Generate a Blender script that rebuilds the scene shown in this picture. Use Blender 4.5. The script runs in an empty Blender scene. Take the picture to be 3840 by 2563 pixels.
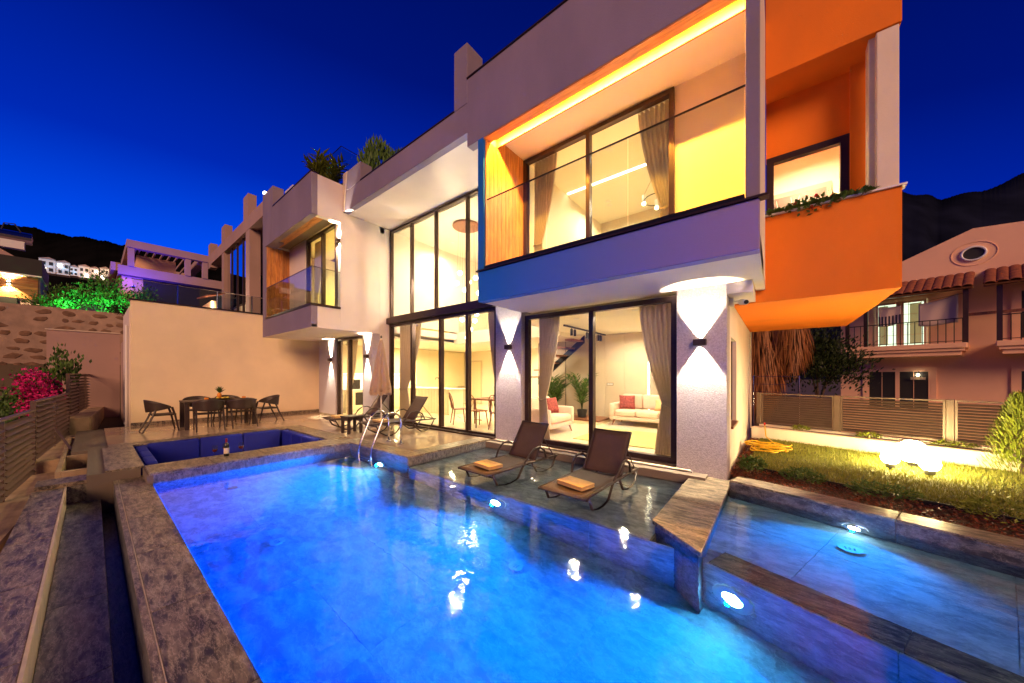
import bpy, bmesh, math, random
from mathutils import Vector, Matrix
R = math.radians
rnd = random.Random(11)
C = bpy.context.scene.collection
SC = bpy.context.scene

# ------------------------------------------------------------ camera, sky, sun, exposure
PSI = math.atan(992 / 1250.0)
cam = bpy.data.cameras.new('camera'); cam.sensor_width = 36; cam.lens = 36 * 1250 / 3840
cam.shift_y = 125.5 / 3840; cam.clip_start = 0.05; cam.clip_end = 6000
co = bpy.data.objects.new('camera', cam); C.objects.link(co)
co.location = (0, 0, 1.45); co.rotation_euler = (R(90), 0, PSI); SC.camera = co

w = bpy.data.worlds.new('World'); SC.world = w; w.use_nodes = True
nt = w.node_tree; nt.nodes.clear()
def wn(t, **k):
    n = nt.nodes.new(t)
    for a, b in k.items(): setattr(n, a, b)
    return n
out = wn('ShaderNodeOutputWorld'); bg = wn('ShaderNodeBackground'); tc = wn('ShaderNodeTexCoord')
sep = wn('ShaderNodeSeparateXYZ'); nt.links.new(tc.outputs['Generated'], sep.inputs[0])
dt = wn('ShaderNodeVectorMath', operation='DOT_PRODUCT'); nt.links.new(tc.outputs['Generated'], dt.inputs[0])
dt.inputs[1].default_value = (-0.93, 0.36, 0)            # the afterglow lies to the west
m1 = wn('ShaderNodeMath', operation='MULTIPLY_ADD'); nt.links.new(dt.outputs['Value'], m1.inputs[0])
m1.inputs[1].default_value = -0.26; m1.inputs[2].default_value = 0.26
m2 = wn('ShaderNodeMath', operation='MULTIPLY_ADD', use_clamp=True); nt.links.new(sep.outputs[2], m2.inputs[0])
m2.inputs[1].default_value = 0.9; nt.links.new(m1.outputs[0], m2.inputs[2])
rp = wn('ShaderNodeValToRGB'); nt.links.new(m2.outputs[0], rp.inputs[0])
el = rp.color_ramp.elements
el[0].position = 0.0; el[0].color = (0.0, 0.10, 0.80, 1)
el[1].position = 1.0; el[1].color = (0.0, 0.0015, 0.030, 1)
for p, c in ((0.20, (0.0, 0.055, 0.62, 1)), (0.42, (0.0, 0.013, 0.27, 1)), (0.65, (0.0, 0.004, 0.11, 1))):
    e = el.new(p); e.color = c
nt.links.new(rp.outputs[0], bg.inputs[0]); bg.inputs[1].default_value = 0.74
nt.links.new(bg.outputs[0], out.inputs[0])

sun = bpy.data.lights.new('sun', 'SUN'); sun.energy = 1.25; sun.angle = R(25); sun.color = (1.0, 0.54, 0.30)
so = bpy.data.objects.new('sun', sun); C.objects.link(so)
so.rotation_euler = Vector((-0.63, 0.67, -0.38)).to_track_quat('-Z', 'Y').to_euler()   # warm street glow from behind the camera, stood in for by this sun

vs = SC.view_settings; vs.view_transform = 'Standard'; vs.look = 'None'; vs.exposure = 1.2; vs.gamma = 1.0
SC.render.engine = 'CYCLES'; cy = SC.cycles
cy.use_denoising = True; cy.max_bounces = 10; cy.diffuse_bounces = 6; cy.glossy_bounces = 4
cy.transmission_bounces = 6; cy.transparent_max_bounces = 14
cy.sample_clamp_indirect = 10.0; cy.caustics_reflective = False; cy.caustics_refractive = True

# ------------------------------------------------------------ materials
def nn(t, ty, **k):
    n = t.nodes.new(ty)
    for a, b in k.items(): setattr(n, a, b)
    return n
def mat(name, col, rough=0.6, metal=0.0, var=0.0, vs_=3.0, bump=0.0, bs=60.0, spec=0.5, emit=None, es=1.0, coat=0.0, stretch=None, trans=0.0, sub=None):
    m = bpy.data.materials.new(name); m.use_nodes = True; t = m.node_tree; b = t.nodes['Principled BSDF']
    b.inputs['Base Color'].default_value = (*col, 1); b.inputs['Roughness'].default_value = rough
    b.inputs['Metallic'].default_value = metal; b.inputs['Specular IOR Level'].default_value = spec
    if coat: b.inputs['Coat Weight'].default_value = coat; b.inputs['Coat Roughness'].default_value = 0.08
    if emit: b.inputs['Emission Color'].default_value = (*emit, 1); b.inputs['Emission Strength'].default_value = es
    g = nn(t, 'ShaderNodeNewGeometry') if (var or bump) else None
    src = g.outputs['Position'] if g else None
    if g and stretch:
        mp = nn(t, 'ShaderNodeMapping'); t.links.new(src, mp.inputs[0]); mp.inputs['Scale'].default_value = stretch; src = mp.outputs[0]
    if var:
        n1 = nn(t, 'ShaderNodeTexNoise'); n1.inputs['Scale'].default_value = vs_; n1.inputs['Detail'].default_value = 6
        t.links.new(src, n1.inputs['Vector'])
        cr = nn(t, 'ShaderNodeValToRGB'); cr.color_ramp.elements[0].position = 0.3; cr.color_ramp.elements[1].position = 0.7
        cr.color_ramp.elements[0].color = (*[max(0, c * (1 - var)) for c in col], 1)
        cr.color_ramp.elements[1].color = (*[min(1, c * (1 + var)) for c in col], 1)
        t.links.new(n1.outputs[0], cr.inputs[0]); t.links.new(cr.outputs[0], b.inputs['Base Color'])
        ad = nn(t, 'ShaderNodeMath', operation='MULTIPLY_ADD'); t.links.new(n1.outputs[0], ad.inputs[0])
        ad.inputs[1].default_value = 0.25 * rough; ad.inputs[2].default_value = rough * 0.87
        t.links.new(ad.outputs[0], b.inputs['Roughness'])
    if bump:
        n2 = nn(t, 'ShaderNodeTexNoise'); n2.inputs['Scale'].default_value = bs; n2.inputs['Detail'].default_value = 4
        t.links.new(src, n2.inputs['Vector'])
        bp = nn(t, 'ShaderNodeBump'); bp.inputs['Strength'].default_value = bump; bp.inputs['Distance'].default_value = 0.01
        t.links.new(n2.outputs[0], bp.inputs['Height']); t.links.new(bp.outputs[0], b.inputs['Normal'])
    return m
def emis(name, col, s):
    m = bpy.data.materials.new(name); m.use_nodes = True; t = m.node_tree; t.nodes.clear()
    o = nn(t, 'ShaderNodeOutputMaterial'); e = nn(t, 'ShaderNodeEmission'); e.inputs[0].default_value = (*col, 1); e.inputs[1].default_value = s
    t.links.new(e.outputs[0], o.inputs[0]); return m
def glassy(name, tint, ior=1.45, rough=0.0, wave=None, fmul=1.0):
    # thin clear sheet: what is not mirrored at the Fresnel rate passes straight through
    m = bpy.data.materials.new(name); m.use_nodes = True; t = m.node_tree; t.nodes.clear()
    o = nn(t, 'ShaderNodeOutputMaterial'); mx = nn(t, 'ShaderNodeMixShader'); tr = nn(t, 'ShaderNodeBsdfTransparent')
    gl = nn(t, 'ShaderNodeBsdfGlossy')
    tr.inputs[0].default_value = (*tint, 1); gl.inputs['Roughness'].default_value = rough
    geo = nn(t, 'ShaderNodeNewGeometry'); dp = nn(t, 'ShaderNodeVectorMath', operation='DOT_PRODUCT')
    t.links.new(geo.outputs['Normal'], dp.inputs[0]); t.links.new(geo.outputs['Incoming'], dp.inputs[1])
    ab = nn(t, 'ShaderNodeMath', operation='ABSOLUTE'); t.links.new(dp.outputs['Value'], ab.inputs[0])
    om = nn(t, 'ShaderNodeMath', operation='SUBTRACT', use_clamp=True); om.inputs[0].default_value = 1.0; t.links.new(ab.outputs[0], om.inputs[1])
    pw_ = nn(t, 'ShaderNodeMath', operation='POWER'); t.links.new(om.outputs[0], pw_.inputs[0]); pw_.inputs[1].default_value = 5.0
    f0 = ((ior - 1) / (ior + 1)) ** 2
    fr = nn(t, 'ShaderNodeMath', operation='MULTIPLY_ADD', use_clamp=True); t.links.new(pw_.outputs[0], fr.inputs[0]); fr.inputs[1].default_value = (1 - f0) * fmul; fr.inputs[2].default_value = f0 * fmul
    f = fr.outputs[0]
    t.links.new(f, mx.inputs[0]); t.links.new(tr.outputs[0], mx.inputs[1]); t.links.new(gl.outputs[0], mx.inputs[2])
    if wave:
        g = nn(t, 'ShaderNodeNewGeometry')
        n1 = nn(t, 'ShaderNodeTexNoise'); n1.inputs['Scale'].default_value = wave[0]; n1.inputs['Detail'].default_value = 3
        n2 = nn(t, 'ShaderNodeTexNoise'); n2.inputs['Scale'].default_value = wave[0] * 4.3; n2.inputs['Detail'].default_value = 2
        t.links.new(g.outputs['Position'], n1.inputs['Vector']); t.links.new(g.outputs['Position'], n2.inputs['Vector'])
        a = nn(t, 'ShaderNodeMath', operation='MULTIPLY_ADD'); t.links.new(n2.outputs[0], a.inputs[0]); a.inputs[1].default_value = 0.22; t.links.new(n1.outputs[0], a.inputs[2])
        bp = nn(t, 'ShaderNodeBump'); bp.inputs['Strength'].default_value = wave[1]; bp.inputs['Distance'].default_value = 0.02
        t.links.new(a.outputs[0], bp.inputs['Height'])
        t.links.new(bp.outputs[0], gl.inputs['Normal']); t.links.new(bp.outputs[0], dp.inputs[0])
    t.links.new(mx.outputs[0], o.inputs[0]); return m
def slate(name, dark, mid, vein, rough=0.35, sc=1.0, rot=0.5, an=5.6):
    # veined slate-look porcelain; each slab shows another piece of the pattern
    m = bpy.data.materials.new(name); m.use_nodes = True; t = m.node_tree; b = t.nodes['Principled BSDF']
    g = nn(t, 'ShaderNodeNewGeometry'); oi = nn(t, 'ShaderNodeObjectInfo')
    sc_ = nn(t, 'ShaderNodeVectorMath', operation='SCALE'); sc_.inputs[0].default_value = (17, 9, 5); t.links.new(oi.outputs['Random'], sc_.inputs['Scale'])
    ad = nn(t, 'ShaderNodeVectorMath', operation='ADD'); t.links.new(g.outputs['Position'], ad.inputs[0]); t.links.new(sc_.outputs[0], ad.inputs[1])
    mp = nn(t, 'ShaderNodeMapping'); t.links.new(ad.outputs[0], mp.inputs[0]); mp.inputs['Rotation'].default_value = (0.1, 0.2, rot); mp.inputs['Scale'].default_value = (1.1 * sc, an * sc, 3.0 * sc)
    n1 = nn(t, 'ShaderNodeTexNoise'); n1.inputs['Scale'].default_value = 2.6; n1.inputs['Detail'].default_value = 11; n1.inputs['Roughness'].default_value = 0.70; n1.inputs['Distortion'].default_value = 0.35
    n2 = nn(t, 'ShaderNodeTexNoise'); n2.inputs['Scale'].default_value = 3.3; n2.inputs['Detail'].default_value = 9; n2.inputs['Roughness'].default_value = 0.68; n2.inputs['Distortion'].default_value = 0.2
    for n in (n1, n2): t.links.new(mp.outputs[0], n.inputs['Vector'])
    c1 = nn(t, 'ShaderNodeValToRGB'); c1.color_ramp.elements[0].position = 0.41; c1.color_ramp.elements[1].position = 0.61
    c1.color_ramp.elements[0].color = (*dark, 1); c1.color_ramp.elements[1].color = (*mid, 1); t.links.new(n1.outputs[0], c1.inputs[0])
    c2 = nn(t, 'ShaderNodeValToRGB'); e = c2.color_ramp.elements; e[0].position = 0.47; e[0].color = (0, 0, 0, 1); e[1].position = 0.495; e[1].color = (1, 1, 1, 1)
    e2 = e.new(0.515); e2.color = (0, 0, 0, 1); t.links.new(n2.outputs[0], c2.inputs[0])
    mul = nn(t, 'ShaderNodeMath', operation='MULTIPLY'); t.links.new(c2.outputs[0], mul.inputs[0]); t.links.new(n1.outputs[0], mul.inputs[1])
    mx = nn(t, 'ShaderNodeMixRGB'); t.links.new(mul.outputs[0], mx.inputs[0]); t.links.new(c1.outputs[0], mx.inputs[1]); mx.inputs[2].default_value = (*vein, 1)
    t.links.new(mx.outputs[0], b.inputs['Base Color']); b.inputs['Roughness'].default_value = rough
    bp = nn(t, 'ShaderNodeBump'); bp.inputs['Strength'].default_value = 0.25; bp.inputs['Distance'].default_value = 0.006
    t.links.new(n1.outputs[0], bp.inputs['Height']); t.links.new(bp.outputs[0], b.inputs['Normal'])
    return m
def wood(name, c0, c1, rough=0.4, axis=2):
    m = bpy.data.materials.new(name); m.use_nodes = True; t = m.node_tree; b = t.nodes['Principled BSDF']
    g = nn(t, 'ShaderNodeNewGeometry'); oi = nn(t, 'ShaderNodeObjectInfo')
    s2 = nn(t, 'ShaderNodeVectorMath', operation='SCALE'); s2.inputs[0].default_value = (13, 7, 19); t.links.new(oi.outputs['Random'], s2.inputs['Scale'])
    ad = nn(t, 'ShaderNodeVectorMath', operation='ADD'); t.links.new(g.outputs['Position'], ad.inputs[0]); t.links.new(s2.outputs[0], ad.inputs[1])
    mp = nn(t, 'ShaderNodeMapping'); t.links.new(ad.outputs[0], mp.inputs[0]); s = [14, 14, 14]; s[axis] = 1.2; mp.inputs['Scale'].default_value = s
    n1 = nn(t, 'ShaderNodeTexNoise'); n1.inputs['Scale'].default_value = 2.0; n1.inputs['Detail'].default_value = 7; n1.inputs['Distortion'].default_value = 1.2
    t.links.new(mp.outputs[0], n1.inputs['Vector'])
    cr = nn(t, 'ShaderNodeValToRGB'); cr.color_ramp.elements[0].position = 0.35; cr.color_ramp.elements[1].position = 0.7
    cr.color_ramp.elements[0].color = (*c0, 1); cr.color_ramp.elements[1].color = (*c1, 1); t.links.new(n1.outputs[0], cr.inputs[0])
    hs = nn(t, 'ShaderNodeHueSaturation'); t.links.new(cr.outputs[0], hs.inputs['Color'])
    mv = nn(t, 'ShaderNodeMath', operation='MULTIPLY_ADD'); t.links.new(oi.outputs['Random'], mv.inputs[0]); mv.inputs[1].default_value = 0.4; mv.inputs[2].default_value = 0.8
    t.links.new(mv.outputs[0], hs.inputs['Value']); t.links.new(hs.outputs[0], b.inputs['Base Color']); b.inputs['Roughness'].default_value = rough
    bp = nn(t, 'ShaderNodeBump'); bp.inputs['Strength'].default_value = 0.2; bp.inputs['Distance'].default_value = 0.004
    t.links.new(n1.outputs[0], bp.inputs['Height']); t.links.new(bp.outputs[0], b.inputs['Normal'])
    return m
def leafmat(name, c0, c1):
    m = bpy.data.materials.new(name); m.use_nodes = True; t = m.node_tree; b = t.nodes['Principled BSDF']
    g = nn(t, 'ShaderNodeNewGeometry'); n1 = nn(t, 'ShaderNodeTexNoise'); n1.inputs['Scale'].default_value = 9; n1.inputs['Detail'].default_value = 3
    t.links.new(g.outputs['Position'], n1.inputs['Vector'])
    a = nn(t, 'ShaderNodeMath', operation='MULTIPLY_ADD'); t.links.new(g.outputs['Random Per Island'], a.inputs[0]); a.inputs[1].default_value = 0.7
    s = nn(t, 'ShaderNodeMath', operation='MULTIPLY'); t.links.new(n1.outputs[0], s.inputs[0]); s.inputs[1].default_value = 0.35; t.links.new(s.outputs[0], a.inputs[2])
    cr = nn(t, 'ShaderNodeValToRGB'); cr.color_ramp.elements[0].color = (*c0, 1); cr.color_ramp.elements[1].color = (*c1, 1); t.links.new(a.outputs[0], cr.inputs[0])
    t.links.new(cr.outputs[0], b.inputs['Base Color']); b.inputs['Roughness'].default_value = 0.5; b.inputs['Specular IOR Level'].default_value = 0.3
    b.inputs['Subsurface Weight'].default_value = 0.0
    return m

M = {}
M['stucco'] = mat('lavender_grey_stucco', (0.245, 0.20, 0.27), 0.85, var=0.12, vs_=1.3, bump=0.4, bs=130, stretch=(1, 1, .45))
M['white'] = mat('off_white_stucco', (0.74, 0.66, 0.58), 0.85, var=0.05, vs_=1.5, bump=0.3, bs=120)
M['terr'] = mat('warm_cream_plaster', (0.90, 0.75, 0.50), 0.85, var=0.09, vs_=0.9, bump=0.3, bs=120)
M['rough'] = mat('coarse_plaster', (0.45, 0.41, 0.435), 0.9, var=0.22, vs_=55, bump=0.9, bs=95)
M['orange'] = mat('orange_stucco', (0.82, 0.195, 0.0025), 0.8, var=0.12, vs_=1.2, bump=0.45, bs=130, stretch=(1, 1, .45))
M['cream'] = mat('cream_interior_paint', (0.80, 0.72, 0.56), 0.7, var=0.02)
M['ceil'] = mat('interior_ceiling', (0.82, 0.76, 0.60), 0.8)
M['frame'] = mat('brown_aluminium', (0.062, 0.036, 0.030), 0.32, metal=0.6, var=0.1, vs_=4)
M['black'] = mat('black_metal', (0.016, 0.016, 0.018), 0.35, metal=0.5)
M['steel'] = mat('polished_steel', (0.72, 0.72, 0.74), 0.12, metal=1.0)
M['glass'] = glassy('window_glass', (0.96, 0.97, 0.97), 1.4)
M['glass2'] = glassy('balustrade_glass', (0.86, 0.90, 0.87), 1.5)
M['mirror'] = glassy('reflective_glazing', (0.10, 0.10, 0.10), 1.5, fmul=7)
M['water'] = glassy('pool_water', (1.0, 1.0, 1.0), 1.33, 0.03, wave=(3.0, 0.32))
t = M['water'].node_tree
rf = nn(t, 'ShaderNodeBsdfRefraction'); rf.inputs['IOR'].default_value = 1.33; rf.inputs['Roughness'].default_value = 0.0
mxw = [n for n in t.nodes if n.type == 'MIX_SHADER'][0]; t.links.new(rf.outputs[0], mxw.inputs[1])
bw = [n for n in t.nodes if n.type == 'BUMP'][0]; t.links.new(bw.outputs[0], rf.inputs['Normal'])
va = nn(t, 'ShaderNodeVolumeAbsorption'); va.inputs['Color'].default_value = (0.0, 0.74, 0.985, 1); va.inputs['Density'].default_value = 1.8
t.links.new(va.outputs[0], [n for n in t.nodes if n.type == 'OUTPUT_MATERIAL'][0].inputs['Volume'])
M['coping'] = slate('brown_slate_tile', (0.050, 0.041, 0.030), (0.33, 0.265, 0.18), (0.76, 0.64, 0.46), 0.33, an=4.2, rot=0.85, sc=1.5)
M['coping2'] = slate('grey_slate_tile', (0.05, 0.047, 0.042), (0.26, 0.235, 0.185), (0.60, 0.53, 0.40), 0.4, rot=0.7, an=4.2, sc=1.4)
M['pooltile'] = slate('pool_slate_tile', (0.30, 0.31, 0.33), (0.66, 0.67, 0.69), (0.86, 0.86, 0.86), 0.5, sc=1.5, rot=0.7, an=1.9)
M['shelftile'] = slate('blue_grey_pool_tile', (0.38, 0.39, 0.42), (0.72, 0.73, 0.75), (0.88, 0.88, 0.88), 0.45, sc=1.4, rot=0.7, an=2.2)
M['bandtile'] = slate('waterline_tile', (0.05, 0.055, 0.07), (0.20, 0.20, 0.22), (0.42, 0.42, 0.42), 0.35, sc=1.6)
M['deck'] = mat('beige_porcelain', (0.50, 0.385, 0.275), 0.10, var=0.08, vs_=2.5, spec=0.7)
M['grout'] = mat('grout', (0.20, 0.16, 0.125), 0.9)
M['trim'] = mat('pale_edge_trim', (0.62, 0.52, 0.40), 0.5, var=0.15, vs_=8)
M['wood'] = wood('orange_wood_cladding', (0.36, 0.125, 0.030), (0.66, 0.29, 0.075))
M['woodx'] = wood('orange_wood_lining', (0.36, 0.125, 0.030), (0.66, 0.29, 0.075), axis=0)
M['darkwood'] = wood('walnut', (0.14, 0.045, 0.02), (0.30, 0.11, 0.05))
M['blue'] = mat('royal_blue_canvas', (0.003, 0.012, 0.30), 0.75, var=0.12, vs_=5, bump=0.3, bs=180)
M['rattan'] = mat('brown_resin', (0.042, 0.027, 0.021), 0.45, var=0.15, vs_=6, bump=0.15, bs=90)
M['sling'] = mat('brown_mesh_fabric', (0.085, 0.048, 0.030), 0.6, var=0.12, vs_=9, bump=0.5, bs=400)
M['towel'] = mat('yellow_terry', (0.72, 0.48, 0.20), 0.95, var=0.12, vs_=12, bump=0.9, bs=220)
M['canvas'] = mat('cream_canvas', (0.56, 0.40, 0.25), 0.9, var=0.08, vs_=5, bump=0.2, bs=200)
M['curtain'] = mat('taupe_curtain', (0.58, 0.51, 0.43), 0.85, var=0.06, vs_=7, bump=0.2, bs=200)
M['sheer'] = mat('cream_sheer', (0.72, 0.63, 0.49), 0.9)
for k_, f_, c_ in (('curtain', 0.6, (0.72, 0.62, 0.51)), ('sheer', 0.5, (0.80, 0.70, 0.52)), ('canvas', 0.25, (0.7, 0.55, 0.4))):
    t = M[k_].node_tree; b = t.nodes['Principled BSDF']; o_ = [n for n in t.nodes if n.type == 'OUTPUT_MATERIAL'][0]
    tl = nn(t, 'ShaderNodeBsdfTranslucent'); tl.inputs[0].default_value = (*c_, 1); mx = nn(t, 'ShaderNodeMixShader'); mx.inputs[0].default_value = f_
    t.links.new(b.outputs[0], mx.inputs[1]); t.links.new(tl.outputs[0], mx.inputs[2]); t.links.new(mx.outputs[0], o_.inputs[0])
M['sofa'] = mat('pink_beige_upholstery', (0.70, 0.52, 0.40), 0.85, var=0.05, vs_=8, bump=0.2, bs=260)
M['pillow'] = mat('red_patterned_fabric', (0.26, 0.05, 0.045), 0.85, var=0.7, vs_=28)
M['pillow2'] = mat('peach_fabric', (0.72, 0.42, 0.20), 0.85)
M['leaf'] = leafmat('green_leaf', (0.025, 0.07, 0.012), (0.11, 0.20, 0.035))
M['leafd'] = leafmat('dark_leaf', (0.008, 0.018, 0.005), (0.035, 0.055, 0.014))
M['leafy'] = leafmat('yellow_green_leaf', (0.09, 0.13, 0.012), (0.26, 0.30, 0.03))
M['pink'] = leafmat('magenta_bract', (0.42, 0.004, 0.10), (0.80, 0.03, 0.28))
M['bark'] = mat('bark', (0.10, 0.065, 0.045), 0.9, var=0.3, vs_=9, bump=0.6, bs=40)
M['thatch'] = leafmat('dry_palm_skirt', (0.13, 0.042, 0.013), (0.46, 0.18, 0.055))
M['grass'] = leafmat('grass_blades', (0.10, 0.14, 0.014), (0.32, 0.31, 0.05))
M['soil'] = mat('dark_soil', (0.055, 0.030, 0.018), 0.95, var=0.4, vs_=14, bump=0.8, bs=60)
M['turf'] = mat('turf_base', (0.085, 0.085, 0.018), 0.95, var=0.35, vs_=9, bump=0.8, bs=80)
M['mulch'] = leafmat('red_bark_chips', (0.055, 0.012, 0.006), (0.24, 0.062, 0.026))
M['concrete'] = mat('bare_concrete', (0.44, 0.33, 0.215), 0.9, var=0.25, vs_=4, bump=0.6, bs=40)
M['slat'] = mat('taupe_metal_slat', (0.15, 0.10, 0.075), 0.42, metal=0.3, var=0.12, vs_=5)
M['stone'] = mat('rubble_stone', (0.17, 0.095, 0.060), 0.9, var=0.45, vs_=5, bump=0.9, bs=18)
M['mortar'] = mat('pale_mortar', (0.34, 0.235, 0.18), 0.95, var=0.22, vs_=3, bump=0.8, bs=22)
M['hwall'] = mat('pale_house_render', (0.88, 0.53, 0.33), 0.9, var=0.05, vs_=1.2, bump=0.2, bs=60)
M['rtile'] = mat('terracotta_tile', (0.26, 0.075, 0.036), 0.8, var=0.35, vs_=9, bump=0.4, bs=50)
M['dark'] = mat('dark_interior', (0.02, 0.018, 0.016), 0.6)
M['hill'] = mat('dark_hillside', (0.0045, 0.0045, 0.005), 1.0, var=0.4, vs_=0.05, spec=0.0)
M['mount'] = mat('blue_black_mountain', (0.008, 0.010, 0.024), 1.0, var=0.4, vs_=0.02, spec=0.0)
M['ground'] = mat('earth', (0.10, 0.075, 0.05), 1.0, var=0.3, vs_=0.6)
M['gwhite'] = mat('white_porcelain', (0.8, 0.79, 0.76), 0.25)
M['plastic'] = mat('white_plastic', (0.72, 0.70, 0.66), 0.4)
M['hose'] = mat('yellow_hose', (0.80, 0.50, 0.02), 0.4)
M['wine'] = mat('red_wine', (0.12, 0.004, 0.008), 0.1)
M['bottle'] = mat('dark_green_bottle', (0.008, 0.010, 0.006), 0.08, spec=0.8)
M['foil'] = mat('red_foil', (0.32, 0.02, 0.03), 0.3, metal=0.4)
M['paper'] = mat('cream_label', (0.75, 0.66, 0.48), 0.7)
M['amber'] = mat('orange_candle', (0.85, 0.30, 0.03), 0.5)
M['rug'] = mat('olive_rug', (0.46, 0.42, 0.14), 0.95, var=0.1, vs_=10, bump=0.4, bs=150)
M['floorin'] = mat('cream_polished_floor', (0.76, 0.66, 0.47), 0.12, var=0.03, spec=0.6)
M['panel'] = mat('beige_wall_panel', (0.60, 0.49, 0.35), 0.6, var=0.03)
M['paneld'] = mat('taupe_wall_panel', (0.38, 0.30, 0.22), 0.6, var=0.06, vs_=2)
M['cab'] = mat('cream_cabinet', (0.74, 0.64, 0.42), 0.4)
M['yellowp'] = mat('yellow_paint', (0.80, 0.66, 0.10), 0.7)
M['red'] = mat('red_petal', (0.55, 0.012, 0.010), 0.6)
M['cloth'] = mat('pale_laundry', (0.60, 0.46, 0.41), 0.9, bump=0.2, bs=30)
M['navy'] = mat('navy_stripe_cloth', (0.03, 0.028, 0.06), 0.9)
M['nwall'] = mat('neighbour_render', (0.40, 0.27, 0.24), 0.9, var=0.08, vs_=1)
M['cladl'] = wood('horizontal_timber', (0.28, 0.10, 0.03), (0.55, 0.25, 0.08), axis=1)
# parapet band: blue light falling off to lavender, painted into the colour
m = mat('painted_blue_light_falloff', (0.1, 0.2, 0.5), 0.8, bump=0.3, bs=110); t = m.node_tree
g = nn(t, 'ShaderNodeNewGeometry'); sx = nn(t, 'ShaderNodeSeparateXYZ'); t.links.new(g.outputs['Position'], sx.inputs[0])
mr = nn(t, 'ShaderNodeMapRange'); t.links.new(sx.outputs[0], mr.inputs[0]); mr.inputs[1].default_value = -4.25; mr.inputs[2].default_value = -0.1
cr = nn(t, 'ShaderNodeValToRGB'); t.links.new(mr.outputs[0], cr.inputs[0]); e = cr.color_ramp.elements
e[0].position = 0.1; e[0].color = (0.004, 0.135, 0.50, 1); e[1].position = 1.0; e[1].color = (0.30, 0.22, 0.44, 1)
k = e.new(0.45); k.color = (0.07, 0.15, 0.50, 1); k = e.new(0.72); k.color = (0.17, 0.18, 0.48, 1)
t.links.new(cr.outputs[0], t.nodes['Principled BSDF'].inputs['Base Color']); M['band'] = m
M['poolglow'] = emis('pool_lamp_lens', (0.95, 0.98, 1.0), 60)
M['globe'] = emis('opal_globe', (1.0, 0.76, 0.32), 80)
M['bulb'] = emis('warm_bulb', (1.0, 0.85, 0.58), 14)
M['led'] = emis('amber_led_strip', (1.0, 0.60, 0.16), 10)
M['ledw'] = emis('warm_led_strip', (1.0, 0.88, 0.6), 7)
M['tv'] = emis('lit_room_window', (0.65, 0.80, 0.55), 0.8)

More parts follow.
